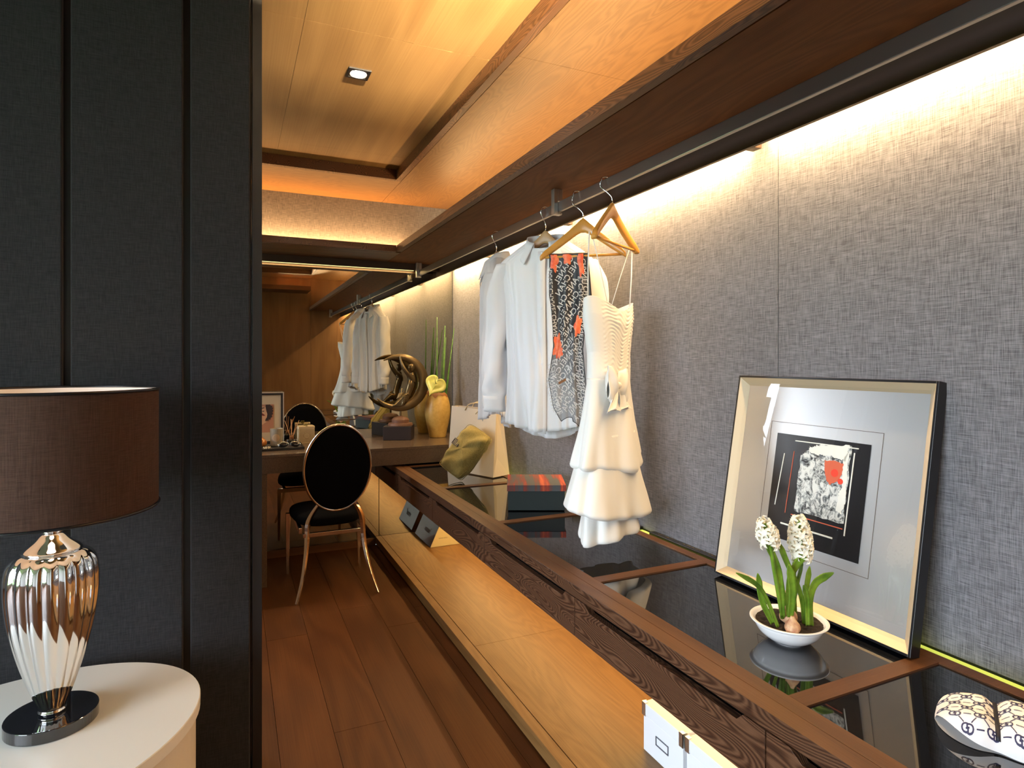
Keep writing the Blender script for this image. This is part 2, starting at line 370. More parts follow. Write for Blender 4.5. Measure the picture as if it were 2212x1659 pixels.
# closet left wall with window
cw = box('wall_closet_left', (XL - .12, XL, YD + .11, 3.62, 0, 2.6), M['plaster'], kind='structure')
MB().box(XL - .12, XL, 4.26, YM + .1, 0, 2.6).build('wall_part', M['plaster'], cw)
MB().box(XL - .12, XL, 3.62, 4.26, 0, .95).build('wall_part', M['plaster'], cw)
MB().box(XL - .12, XL, 3.62, 4.26, 2.2, 2.6).build('wall_part', M['plaster'], cw)
def window(name, x, y0, y1, z0, z1, nmul):
    w_ = MB()
    t = .05
    w_.box(x - .04, x, y0, y0 + t, z0, z1); w_.box(x - .04, x, y1 - t, y1, z0, z1); w_.box(x - .04, x, y0 + t, y1 - t, z0, z0 + t); w_.box(x - .04, x, y0 + t, y1 - t, z1 - t, z1)
    for k in range(1, nmul):
        yy = lerp(y0, y1, k / nmul); w_.box(x - .04, x, yy - .02, yy + .02, z0 + t, z1 - t)
    f = w_.build(name, M['jamb'], kind='structure')
    for k in range(nmul):
        a = lerp(y0, y1, k / nmul) + .03; b_ = lerp(y0, y1, (k + 1) / nmul) - .03
        MB().box(x - .024, x - .018, a, b_, z0 + t, z1 - t).build('pane', M['glass'], f)
window('window_1', XL - .05, 3.62, 4.26, .95, 2.2, 1)
# bedroom shell behind the camera
bw = box('wall_bedroom_left', (BX - .15, BX, BY, -2.3, 0, 2.6), M['plaster'], kind='structure')
MB().box(BX - .15, BX, 1.1, YD + .1, 0, 2.6).build('wall_part', M['plaster'], bw)
MB().box(BX - .15, BX, -2.3, 1.1, 0, .2).build('wall_part', M['plaster'], bw)
MB().box(BX - .15, BX, -2.3, 1.1, 2.5, 2.6).build('wall_part', M['plaster'], bw)
window('window_2', BX - .06, -2.3, 1.1, .2, 2.5, 3)
box('wall_bedroom_back', (BX - .1, .30, BY - .1, BY, 0, 2.6), M['plaster'], kind='structure')
box('wall_bedroom_right', (.30, .42, BY, -.26, 0, 2.6), M['plaster'], kind='structure')

# ceiling
ce = box('ceiling', (BX - .2, XW + .15, BY - .1, YM + .12, 2.56, 2.66), M['plaster'], kind='structure')
ceil_seams_x = [-.70, -.39, .224, .96]; ceil_seams_y = [.30, 1.0, 2.235, 3.52, 3.79]
for a, b_ in zip(ceil_seams_x, ceil_seams_x[1:]):
    for c, d in zip(ceil_seams_y, ceil_seams_y[1:]):
        MB().box(a + .0006, b_ - .0006, c + .0006, d - .0006, 2.49, 2.505).build('ceiling_panel', M['ceil'], ce)
def ring(name, x0, x1, y0, y1, wd_, z0, z1, my, mx):   # frame inside the rectangle
    MB().box(x1 - wd_, x1, y0, y1, z0, z1).build(name, my, ce, bevel=.001)
    MB().box(x0, x0 + wd_, y0, y1, z0, z1).build(name, my, ce, bevel=.001)
    MB().box(x0 + wd_, x1 - wd_, y1 - wd_, y1, z0, z1).build(name, mx, ce, bevel=.001)
    MB().box(x0 + wd_, x1 - wd_, y0, y0 + wd_, z0, z1).build(name, mx, ce, bevel=.001)
ring('soffit_lip', -.7, .955, .30, 3.787, .034, 2.428, 2.50, M['lip'], M['lip'])
for a, b_ in ((-.12, 2.05), (2.05, YM)):
    MB().box(.959, XW, a + .0006, b_ - .0006, 2.43, 2.45).build('soffit_panel', M['soffit'], ce)
MB().box(XL, .957, 3.791, YM, 2.43, 2.45).build('soffit_panel', M['soffitx'], ce)
MB().box(XL, -.704, YD + .11, 3.79, 2.43, 2.45).build('soffit_panel', M['soffit'], ce)
MB().box(-.7, .957, -.12, .296, 2.43, 2.45).build('soffit_panel', M['soffitx'], ce)

# downlight
dl = thing('ceiling_downlight', 'black square recessed ceiling spotlight glowing white in the oak ceiling', 'light', (.469, 2.56, 2.486))
MB().box(.424,.434,2.515,2.604,2.484,2.49).box(.504,.514,2.515,2.604,2.484,2.49).box(.434,.504,2.515,2.526,2.484,2.49).box(.434,.504,2.593,2.604,2.484,2.49).build('trim_frame', M['black'], dl)
rf_ = MB().lathe((.469, 2.56, 2.484), [(.0355, .0), (.034, .0), (.031, .0045)], 28); rf_.f = rf_.f[:-2]; rf_.build('reflector', plain('reflector', (.9,.85,.8), .2, .6), dl, smooth=True)
MB().grid(lambda a, b_: (.469 + .0498*lerp(.67, 1, b_)*(math.cos(2*PI*a) if b_ < .5 else max(-.72, min(.72, 1.4*math.cos(2*PI*a)))), 2.56 + .0498*lerp(.67, 1, b_)*(math.sin(2*PI*a) if b_ < .5 else max(-.72, min(.72, 1.4*math.sin(2*PI*a)))), 2.4855), 32, 2, True).build('black_plate', M['black'], dl)
MB().lathe((.469, 2.56, 2.4882), [(.0001, .0), (.033, .0)], 28).build('lamp_disc', M['bulbglow'], dl)

sp = bpy.data.lights.new('downlight_spot', 'SPOT'); sp.energy = 14; sp.color = (1, .86, .7); sp.spot_size = R(60); sp.spot_blend = .6; sp.shadow_soft_size = .02
spo = bpy.data.objects.new('downlight_spot', sp); spo.location = (.469, 2.56, 2.482); col.objects.link(spo)
# ------------------------------------------------------------------ upper shelf (right) and shelf over the mirror
us = thing('wall_shelf', 'long dark wood shelf running above the hanging rail on the grey fabric wall', 'shelf', (1.2, 2.1, 1.996))
MB().box(.943, .974, -.12, 3.84, 1.996, 2.037).build('front_lip', M['lip'], us, bevel=.0012)
MB().box(.978, 1.36, -.12, YM - .002, 1.996, 2.0085).build('board', M['shelf'], us)
MB().box(1.36, 1.372, -.12, YM - .002, 1.920, 2.009).build('light_pelmet', M['bronze_strip'], us)
MB().box(1.373, XW - .002, -.12, YM - .002, 2.010, 2.025).build('back_board', M['shelf'], us)
for y0, y1 in TUBES:
    MB().tube([(1.425, y0, 1.997), (1.425, y1, 1.997)], .007, 10).build('light_tube', M['tube'], us, smooth=True)
for y in (.27, 1.405, 2.555, 3.56):
    MB().box(1.43, 1.475, y - .018, y + .018, 1.952, 2.009).build('tube_holder', M['bronze_strip'], us, bevel=.003)
fs_ = thing('mirror_shelf', 'dark wood shelf above the mirror with a glowing strip at its back', 'shelf', (0, 4.0, 1.97))
MB().box(XL + .002, .942, 3.84, 3.871, 1.996, 2.037).build('front_lip', M['lip'], fs_, bevel=.0012)
MB().box(XL + .002, .976, 3.875, YM - .002, 1.996, 2.032).build('board', M['shelfx'], fs_)
MB().box(XL + .002, 1.355, 4.255, 4.267, 1.948, 1.9955).build('light_pelmet', M['bronze_strip'], fs_)
MB().box(XL + .002, 1.20, 4.29, 4.302, 1.962, 1.974).build('light_strip', M['tube_y'], fs_)
MB().box(XL + .002, 1.20, 4.28, 4.312, 1.9745, 1.9955).build('strip_channel', M['bronze_strip'], fs_)
# hanging rail with brackets
hr = thing('hanging_rail', 'flat grey steel clothes rail under the long dark shelf', 'rail', (1.2, 2.1, 1.90))
MB().box(1.192, 1.206, -.02, 4.235, 1.903, 1.943).build('bar', M['rail'], hr, bevel=.002)
for y in (.145, 2.18, 4.215):
    MB().box(1.174, 1.1915, y - .013, y + .013, 1.892, 1.9955).box(1.192, 1.213, y - .013, y + .013, 1.948, 1.9955).box(1.192, 1.210, y - .013, y + .013, 1.892, 1.901).build('bracket', M['nickel'], hr, bevel=.0015)

# ------------------------------------------------------------------ counter, drawers, platform
ct = thing('counter_top', 'dark wood counter with inset black glass panels along the fabric wall', 'counter', (1.2, 1.9, .60))
DIV = [-.12, .125, .853, 1.577, 2.303, 3.05, 3.765]
MB().box(.916, .957, -.12, 4.335, .603, .638).build('front_edge', M['wenge'], ct, bevel=.0015)
MB().box(.9155, .957, -.12, 4.335, .6382, .6392).build('edge_top', M['wenge_top'], ct)
MB().box(.960, 1.0, -.12, 4.335, .60, .638).build('front_rail', M['wenge_top'], ct, bevel=.001)
MB().box(1.41, 1.445, -.12, 4.335, .60, .638).build('back_rail', M['wenge_topx'], ct, bevel=.001)
DIV2 = DIV[1:] + [4.33]
for y in DIV[1:-1] + [3.775]:
    MB().box(1.0, 1.41, y - .021, y + .021, .60, .638).build('divider', M['wenge_topx'], ct)
dd = [-.12 - .021] + DIV[1:-1] + [3.775, 4.355]
for a, b_ in zip(dd, dd[1:]):
    MB().box(1.0, 1.41, a + .0215, b_ - .0215, .60, .634).build('glass_panel', M['blackglass'], ct)
MB().box(1.445, 1.488, -.12, 4.335, .5985, .600).build('light_groove', M['bronze_strip'], ct)
MB().box(1.4462, 1.4872, -.12, 4.335, .600, .626).build('groove_light', M['green_glow'], ct)
for a, b_ in ((1.40, 1.93), (2.0, 2.45)):
    MB().box(1.462, 1.486, a, b_, .628, .640).build('groove_cover', M['black'], ct, bevel=.002)
bd = MB()
for k in range(70):
    y = random.uniform(1.42, 1.9); bd.lathe((1.479 + random.uniform(-.003, .003), y, .6395), [(0.0001, -.001), (.0018, 0), (.0001, .0016)], 6)
bd.build('gold_beads', M['gold'], ct, kind='stuff')

dc = thing('drawer_cabinet', 'floating dark wood cabinet with a row of drawers under the counter', 'cabinet', (1.2, 1.9, .487))
MB().box(.945, 1.486, -.12, 4.33, .4895, .598).build('carcass', plain('carcass_dark', (.012,.006,.003), .6), dc)
dy = [-.12, .138, .853, 1.565, 2.28, 2.983, 3.70, 4.33]
for a, b_ in zip(dy, dy[1:]):
    a += .0018; b_ -= .0018; zt = .6005; zb = .4875
    if b_ - a > .5: poly = [(a, zb), (b_, zb), (b_, zt), (b_ - .052, zt), (b_ - .080, zt - .017), (a + .072, zt - .017), (a + .055, zt), (a, zt)]
    else: poly = [(a, zb), (b_, zb), (b_, zt), (a, zt)]
    MB().prism(poly, lambda p, q, h: (h, p, q), .916, .936).build('drawer', M['wenge'], dc, bevel=.0008)

pf = thing('floor_platform', 'low wooden platform floating just above the floor beneath the drawers', 'platform', (1.2, 2, .012))
MB().box(.912, .951, -.12, 4.332, .012, .060).build('front_edge', M['platform'], pf, bevel=.0012)
for a, b_ in ((-.12, .6), (.6, 2.483), (2.483, 4.332)):
    MB().box(.954, 1.487, a + .0006, b_ - .0006, .012, .060).build('platform_board', M['platform'], pf)
MB().box(1.05, 1.47, -.1, 4.3, .0, .012).build('plinth', M['jamb'], pf)

# ------------------------------------------------------------------ desk and mirror
dk = thing('vanity_desk', 'thick brown stone dressing desk in front of the mirror', 'desk', (.5, 4.05, 0))
MB().box(-.995, XW - .002, 3.77, YM - .006, .742, .76).build('desk_top', M['stone'], dk, bevel=.001)
MB().box(-.995, XW - .002, 3.771, 3.80, .652, .7415).build('front_apron', M['stone'], dk)
MB().box(-.995, XW - .002, 3.8005, YM - .006, .665, .7415).build('underside', M['stone'], dk)
MB().box(.122, .174, 3.775, YM - .012, 0.0, .6515).build('leg', M['stone'], dk, bevel=.001)
MB().box(-.990, -.94, 3.775, YM - .012, 0.0, .6515).build('leg', M['stone'], dk, bevel=.001)
mr = thing('wall_mirror', 'large wall mirror behind the dressing desk reflecting the wardrobe', 'mirror', (.4, YM, .04))
MB().box(XL + .01, 1.486, YM - .004, YM + .006, .7605, 1.994).build('upper_glass', M['mirror'], mr)
MB().box(XL + .01, .935, YM - .004, YM + .006, .05, .651).build('lower_glass', M['mirror'], mr)
MB().box(.939, 1.486, YM - .004, YM + .006, .0605, .486).build('lower_glass', M['mirror'], mr)
box('baseboard_far', (.175, .91, YM - .02, YM + .006, 0, .048), M['shelfx'], kind='structure')

# ------------------------------------------------------------------ side table and lamp
RT = R(29)
TC = (-.487, 1.644)
tb = thing('side_table', 'oval white lacquered drum side table beside the dark fabric wall', 'table', (TC[0], TC[1], 0))
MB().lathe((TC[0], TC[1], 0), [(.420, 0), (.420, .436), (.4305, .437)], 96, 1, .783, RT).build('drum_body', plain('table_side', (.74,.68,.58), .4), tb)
MB().lathe((TC[0], TC[1], 0), [(.4305, .437), (.431, .463), (.429, .465)], 96, 1, .783, RT).build('table_top', M['table'], tb)
LC = (-.381, 1.722)
lp = thing('table_lamp', 'chrome ribbed urn table lamp with round brown shade on the white side table', 'lamp', (LC[0], LC[1], .465))
MB().lathe((LC[0], LC[1], .465), [(.089, .0005), (.090, .002), (.090, .0265), (.0885, .0275)], 64).build('base', M['blackglass'], lp, bevel=.001)
flt = lambda q, z: 1 + (.060 * (abs(math.cos(9 * q)) - .5)) * min(1, max(0, (z - .01) / .04)) * min(1, max(0, (.376 - z) / .03))
def dense(pr, n=60):
    pts = smooth_path([(r, 0, z) for r, z in pr], n)
    return [(max(p.x, .0001), p.z) for p in pts]
prof = [(r_ * .815, z_ * 1.084) for r_, z_ in [(.028, 0), (.034, .005), (.031, .010), (.036, .02), (.052, .055), (.072, .105), (.089, .155), (.101, .20), (.1075, .245), (.109, .278), (.107, .305), (.100, .325), (.086, .338), (.068, .343)]]
MB().lathe((LC[0], LC[1], .4925), dense(prof, 80), 288, rf=flt).build('ribbed_urn', M['chrome'], lp, smooth=True)
MB().lathe((LC[0], LC[1], .4925), dense([(.056, .371), (.060, .374), (.056, .379), (.038, .392), (.026, .404), (.019, .411), (.022, .416), (.020, .421), (.013, .424), (.013, .428), (.022, .433), (.023, .439), (.013, .444), (.012, .48)], 70), 48).build('neck', M['chrome'], lp, smooth=True)
zb, zt_ = .957, 1.233; RS = .213
for nm_, rr_, mt_ in (('lamp_shade', RS, 'lampshade'), ('shade_lining', RS - .0015, 'lining')):
    sh = MB().lathe((LC[0], LC[1], 0), [(rr_, zb), (rr_, zt_)], 96); sh.f = sh.f[:-2]
    so_ = sh.build(nm_, M[mt_], lp, smooth=True)
    if nm_ == 'shade_lining': tag(so_, 'pale lining inside the brown shade')
for z in (zb, zt_):
    MB().tube([(LC[0] + (RS + .0005) * math.cos(2*PI*k/96), LC[1] + (RS + .0005) * math.sin(2*PI*k/96), z) for k in range(96)], .0035, 6, closed=True).build('shade_rim', M['black'], lp, smooth=True)
MB().lathe((LC[0], LC[1], 1.03), dense([(.0001, .09), (.018, .085), (.028, .065), (.026, .04), (.014, .015), (.012, 0), (.012, -.07)], 20), 20).build('light_bulb', plain('bulb_lamp', (1,1,1), .5, emit=(1,.75,.5), es=3), lp, smooth=True)
pl = bpy.data.lights.new('lamp_bulb_light', 'POINT'); pl.energy = .45; pl.color = (1, .66, .42); pl.shadow_soft_size = .04
plo = bpy.data.objects.new('lamp_bulb_light', pl); plo.location = (LC[0], LC[1] - .045, 1.09); col.objects.link(plo)

# ------------------------------------------------------------------ chair
ch = thing('dining_chair', 'black velvet chair with oval back and polished metal legs at the desk', 'chair', (.52, 3.65, 0))
oc = Vector((.522, 3.46, .712)); tilt = R(9.5)
def oval(a, r, d):   # d: offset along back normal (towards camera negative)
    x = .181 * r * math.cos(a); zz = .247 * r * math.sin(a)
    return oc + Vector((x, -zz * math.sin(tilt) + d * math.cos(tilt), zz * math.cos(tilt) + d * math.sin(tilt)))
def oval_disc(dr, dome):
    def f(a, b_):
        r = b_; q = 2 * PI * a; e = math.sqrt(max(0, 1 - r**4))
        return oval(q, r * .955, dr + dome * e)
    return f
MB().grid(oval_disc(-.012, -.010), 48, 14, True).grid(oval_disc(.012, .022), 48, 14, True).grid(lambda a, b_: oval(2*PI*a, .955, lerp(-.012, .012, b_)), 48, 2, True).build('backrest', M['velvet'], ch, smooth=True)
MB().tube([oval(2*PI*k/64, .985, 0) for k in range(64)], .0085, 10, closed=True, flat=1.7, up=(0,1,0)).build('back_frame', M['rose'], ch, smooth=True)
def seatf(a, b_):
    q = 2*PI*a; yy = 3.735 + .232 * math.copysign(abs(math.sin(q))**.62, math.sin(q)) * 1.0
    hw = lerp(.170, .222, (yy - 3.50) / .47)
    cx = .50; k = [0, .6, .92, 1, 1, .97, .8, .0][int(round(b_*7))]; z = [.455, .452, .442, .425, .40, .383, .378, .378][int(round(b_*7))]
    xx = hw * math.copysign(abs(math.cos(q))**.62, math.cos(q))
    return (cx + xx * k, 3.735 + (yy - 3.735) * k, z)
MB().grid(seatf, 56, 8, True).build('seat', M['velvet'], ch, smooth=True, sub=1)
MB().box(.345, .665, 3.525, 3.545, .327, .350).build('rear_rail', M['rose'], ch, bevel=.003)
MB().box(.31, .70, 3.935, 3.955, .345, .376).box(.325, .345, 3.55, 3.94, .345, .376).box(.665, .685, 3.55, 3.94, .345, .376).build('seat_frame', M['rose'], ch, bevel=.003)
for s in (0, 1):
    pth = [(.425, 3.495, .512), (.392, 3.515, .455), (.373, 3.53, .40), (.368, 3.532, .33), (.360, 3.515, .24), (.338, 3.475, .12), (.302, 3.43, .004)]
    if s: pth = [(1.040 - p[0] - (.0 if p[2] > .3 else .0), p[1] - .005, p[2]) for p in pth]
    pts = smooth_path(pth, 22); rad = [lerp(.011, .017, min(1, k/6)) if k < 7 else lerp(.017, .009, (k - 7) / 14) for k in range(22)]
    MB().tube(pts, rad, 4, flat=.9, up=(0, 1, 0)).build('leg', M['rose'], ch, bevel=.002)
for s in (.300, .722):
    MB().tube([(s, 3.945, .376), (s - (.003 if s < .5 else -.003), 3.945, .002)], [.0195, .0105], 4, up=(1, 1, 0)).build('leg', M['rose'], ch, bevel=.002)

# ------------------------------------------------------------------ hangers and clothes
def hanger(name, label, c, zend, L, ang, hook, mat, barz=True, rise=.128, pw=.92):
    t = thing(name, label, 'hanger', (c[0], c[1], zend), group='wooden clothes hangers on the rail')
    ca, sa = math.cos(R(ang)), math.sin(R(ang)); A = Vector((ca, sa, 0)); B = Vector((-sa, ca, 0))
    zt = zend + rise + .020; nk = Vector((c[0], c[1], zt))
    def body(a, b_):   # cross section ring a, along b_
        x = lerp(-L, L, b_); f = abs(x) / L
        z = zend + rise * (1 - (f*f + .004)**(pw / 2)) + .004 - .010 * max(0, f - .9) * 10 * .3
        hgt = lerp(.024, .0135, f**.7) if f < .93 else lerp(.0135, .009, (f - .93) / .07)
        if f < .16: hgt += .004 * (1 - f/.16)
        th_ = lerp(.008, .0115, f); q = 2*PI*a
        bow = -.018 * f * f
        return Vector((c[0], c[1], z)) + A * x + B * (th_ * math.copysign(abs(math.cos(q))**.6, math.cos(q)) + bow) + Vector((0, 0, hgt * math.copysign(abs(math.sin(q))**.7, math.sin(q))))
    m = MB().grid(body, 14, 41, True); m.f += [tuple(range(14))[::-1], tuple(40*14 + k for k in range(14))]
    m.build('hanger_arms', mat, t, smooth=True)
    # hook goes over the rail
    hx, hy = 1.199, hook; top = 1.951
    pth = [(c[0], c[1], zt - .01), (c[0], c[1], zt + .018), (lerp(c[0], hx, .3) - .012, lerp(c[1], hy, .4), zt + .040), (hx - .022, hy, zt + .062), (hx - .020, hy, top - .008), (hx - .008, hy, top), (hx + .008, hy, top), (hx + .018, hy, top - .012), (hx + .018, hy, top - .032)]
    MB().tube(smooth_path(pth, 34), .0022, 8).build('hook', M['chrome'], t, smooth=True)
    if barz:
        p0 = Vector((c[0], c[1], zend + .004)) + A * (-L * .93) + B * -.014; p1 = Vector((c[0], c[1], zend + .004)) + A * (L * .93) + B * -.014
        MB().tube([p0, p1], .0050, 10).build('trouser_bar', mat, t, smooth=True)
    return t
hanger('clothes_hanger', 'pale wooden hanger inside the collar of the white shirt nearest the mirror', (1.199, 2.821), 1.690, .185, 67, 2.821, M['hanger_pale'], False, .150, .72)
hanger('clothes_hanger', 'pale wooden hanger filling the open collar of the front white shirt', (1.199, 2.29), 1.690, .185, -45, 2.29, M['hanger_pale'], False, .152, .72)
hanger('clothes_hanger', 'orange wooden hanger with trouser bar carrying the lettered scarf', (1.204, 1.993), 1.692, .161, -39.5, 2.024, M['hanger'])
hanger('clothes_hanger', 'orange wooden hanger the white strapped dress hangs from, nearest the camera', (1.205, 1.800), 1.705, .171, 30.5, 1.829, M['hanger'])

def shirt(label, cx, cy, front, shx=0, seed=0, xs=1.0, rot=0):
    t = thing('dress_shirt', label, 'shirt', (cx, cy, .97), group='white dress shirts on hangers')
    F = front; cr, sr = math.cos(R(rot)), math.sin(R(rot))
    def W(x, y, z): x *= xs; return (cx + x*cr - y*F*sr, cy + y*F*cr + x*sr, z)   # y negative = front
    ZS = 1.728
    def hemz(q): return .968 + .082 * math.cos(q)**2 + (.042 if math.sin(q) < 0 else 0) * math.sin(q)**2
    def torso(a, b_, inset=0):
        q = 2 * PI * a
        if b_ < .8:
            k = b_ / .8; z = lerp(hemz(q), ZS - .01, k); A_ = interp([(0, .178), (.3, .168), (.75, .172), (1, .205)], k); Bd = interp([(0, .066), (.5, .06), (.9, .07), (1, .058)], k); fa = .015 * (1 - k)**.6 + .003
        else:
            k = (b_ - .8) / .2; z = ZS - .01 + .093 * k**.85; A_ = lerp(.205, .080, k); Bd = lerp(.058, .062, k); fa = .002; z -= .044 * k * max(0, -math.sin(q))
        nz_ = noise.noise((math.cos(q) * 2.6, math.sin(q) * 2.6 + seed, z * 1.6)); f = fa * (.75 * math.sin(q * 7 + seed + 1.5 * nz_) + .55 * math.sin(q * 13 + 1.7 * seed + z * 3) + .45 * math.sin(q * 23 + 6 * nz_) + 1.1 * nz_)
        e = .8 if b_ < .8 else .9
        return W((A_ + f * .4) * math.copysign(abs(math.cos(q))**e, math.cos(q)), (Bd + f) * math.copysign(abs(math.sin(q))**.9, math.sin(q)), z)
    MB().grid(torso, 180, 60, True).build('body', M['white_cloth'], t, smooth=True, solid=.0012)
    for s in (-1, 1):
        def sleeve(a, b_):
            q = 2 * PI * a; z = lerp(ZS - .012, 1.085, b_); off = interp([(0, .178), (.12, .200), (.5, .216), (.85, .226), (1, .222)], b_)
            rw = interp([(0, .045), (.15, .056), (.6, .052), (.88, .052), (.9, .045), (1, .044)], b_); rd = interp([(0, .040), (.2, .055), (.7, .050), (1, .036)], b_)
            f = .004 * math.sin(b_ * 30 + 2 * q + seed) * b_ + .004 * math.sin(3 * q + b_ * 9) + .012 * noise.noise((math.cos(q) * 1.5 + s, math.sin(q) * 1.5 + seed, z * 7)) * (1 if b_ < .86 else .2)
            return W(s * off + (rw + f) * math.cos(q), -.012 * b_ * 2 + (rd + f) * math.sin(q), z)
        sl = MB().grid(sleeve, 32, 60, True).build('sleeve', M['white_cloth'], t, smooth=True, solid=.0012)
        def cuff(a, b_):
            q = 2*PI*a; z = lerp(1.150, 1.083, b_); return W(s * lerp(.226, .222, b_) + .0475 * math.cos(q), -.022 + .040 * math.sin(q), z)
        MB().grid(cuff, 32, 5, True).build('cuff', M['white_cloth'], sl, smooth=True, solid=.002)
    # placket strip follows the front
    def plack(a, b_):
        z = lerp(1.0, 1.752, b_); k = (z - .96) / .8
        y = -interp([(0, .066), (.5, .066), (.9, .075), (1, .062)], k) - .004
        return W(.006 + (a - .5) * .034, y + .004 * math.sin(k * 6), z)
    pk = MB().grid(plack, 3, 24).build('placket', M['white_cloth'], t, smooth=True, solid=.003)
    bt = []
    for k in range(7):
        z = lerp(1.06, 1.745, k / 6); kk = (z - .96) / .8; y = -interp([(0, .066), (.5, .066), (.9, .075), (1, .062)], kk) - .0065 + .004 * math.sin(kk * 6)
        m = MB(); m.tube([W(.006, y + .001, z), W(.006, y - .0012, z)], .0038, 10); m.build('button', M['button'], t)
    # collar: stand and two leaves
    def stand(a, b_):
        q = R(-90) + R(24) + a * R(312); return W(.077 * math.cos(q), .062 * math.sin(q), 1.794 + .034 * b_ + .018 * max(0, math.sin(q)) - .042 * max(0, -math.sin(q)))
    cs = MB().grid(stand, 40, 4).build('collar', M['white_cloth'], t, smooth=True, solid=.002)
    for s in (-1, 1):
        def leaf(a, b_):   # a: from back to front, b_: fold edge to outer edge
            q = R(90) - s * a * R(158); r = lerp(1.0, 1.25, b_); drop = b_ * lerp(.045, .092, a**1.5)
            x = .079 * math.cos(q) * r; y = .064 * math.sin(q) * r
            if a > .6: x += s * b_ * .030 * (a - .6) / .4; y -= b_ * .012 * (a - .6) / .4
            return W(x, y, 1.829 + .018 * max(0, math.sin(q)) - .042 * max(0, -math.sin(q)) - drop)
        MB().grid(leaf, 20, 6).build('collar_leaf', M['white_cloth'], cs, smooth=True, solid=.002)
    return t
shirt('white long sleeved shirt facing the mirror, farther of the two shirts', 1.199, 2.821, -1, seed=2.2, rot=67)
shirt('white long sleeved shirt with open collar facing the camera, beside the scarf', 1.199, 2.29, 1, seed=.7, rot=-45)

# scarf over the bar
sA = Vector((1.083, 2.093, 0)); sB = Vector((1.324, 1.893, 0)); sd = (sB - sA).normalized(); sn = Vector((sd.y, -sd.x, 0))
if sn.y > 0: sn = -sn
SW, SL = .156, .64
def scarf_s(x, y):   # x 0..SW along bar, y 0..-SL down
    t = -y / SL; u = x / SW
    wf_ = interp([(0, .92), (.25, 1.0), (.45, .78), (.55, .74), (.75, .92), (.92, .82), (1.0, .52)], t)
    cxo = interp([(0, .103), (.3, .112), (.5, .104), (.75, .100), (1, .118)], t)
    d = cxo + (u - .5) * SW * wf_
    dep = .006 * math.sin(u * 17 + t * 5) * (0.35 + .65 * math.sin(PI * min(1, t * 1.2))) + .010 * math.sin(t * 9 + u * 3) * t
    z = 1.705 + y + .022 * t * math.sin(u * PI * 1.1 + .3) - (.012 * t if u > .5 else 0)
    return sA + sd * d + sn * (.018 + dep) + Vector((0, 0, z))
def scarf_off(x, y, o=.0011):
    return scarf_s(x, y) + sn * o
sf = thing('lettered_scarf', 'sheer black scarf with rows of mirrored white lettering and red flowers on hanger bar', 'scarf', (1.13, 1.93, 1.07))
MB().grid(lambda a, b_: scarf_s(a * SW, -b_ * SL), 60, 130).grid(lambda a, b_: scarf_s(a * SW, -b_ * SL * .35) - sn * .028, 20, 20).grid(lambda a, b_: scarf_s(a*SW, 0) - sn * .028 * b_ + Vector((0, 0, .006 * math.sin(PI * b_))), 20, 5).build('scarf_cloth', M['chiffon'], sf, smooth=True)
let = MB(); rng = random.Random(3)
def blobs(): return [(.020, -.02, .016, .045), (.074, -.016, .018, .024), (.128, -.03, .012, .055), (.118, -.270, .016, .036), (.022, -.355, .020, .045), (.040, -.385, .014, .02)]
def inred(x, y):
    return any(((x - a)/c)**2 + ((y - b_)/d)**2 < .8 for a, b_, c, d in blobs())
s0 = .031; ang = R(57)
adv = sum(ADV[c] for c in 'CHANEL') * s0
for row in range(-26, 34):
    # diagonal rows in the centre
    ox = row * s0 * .92 / math.sin(ang); x = ox - 14 * s0 * math.cos(ang) ; y = -SL - .05
    off = rng.uniform(0, adv); x -= math.cos(ang) * off; y -= math.sin(ang) * off
    letters(let, 'LENAHC' * 9, scarf_off, x, y, s0, ang, True, .012, keep=lambda a, b_: .034 < a < .120 and -SL + .012 < b_ < -.012 and not inred(a, b_))
for xx in (.010, .030, .134, .152):
    letters(let, 'LENAHC' * 8, scarf_off, xx, -SL + rng.uniform(0, .03), s0 * .8, R(92 if xx < .1 else 90.5), True, .012, keep=lambda a, b_: .003 < a < SW - .003 and -SL + .02 < b_ < -.012 and not inred(a, b_))
tag(let.build('lettering', M['letter'], sf), 'rows of mirrored white lettering')
for a, b_, c, d in blobs():
    def pet(u, v_, a=a, b_=b_, c=c, d=d):
        q = 2*PI*u; r = v_ * (1 + .22 * math.sin(5*q + a*90)); x = min(SW - .001, max(.001, a + c * r * math.cos(q))); y = min(-.0005, b_ + d * r * math.sin(q)); return scarf_off(x, y, .0014)
    MB().grid(pet, 24, 6, True).build('flower_print', M['scarfred'], sf, smooth=True)
hem = [scarf_off(SW * k / 30, -SL, .001) for k in range(31)] ; left = [scarf_off(0, -SL * k / 40, .001) for k in range(41)]; right = [scarf_off(SW, -SL * k / 40, .001) for k in range(41)]
MB().tube(left, .0012, 5).tube(hem, .0012, 5).tube(right, .0012, 5).build('hem', M['black'], sf)
MB().add([scarf_off(.040, -.50, .002), scarf_off(.072, -.485, .002), scarf_off(.072, -.495, .002), scarf_off(.040, -.510, .002)], [(0, 1, 2, 3)]).build('care_label', M['leather'], sf)

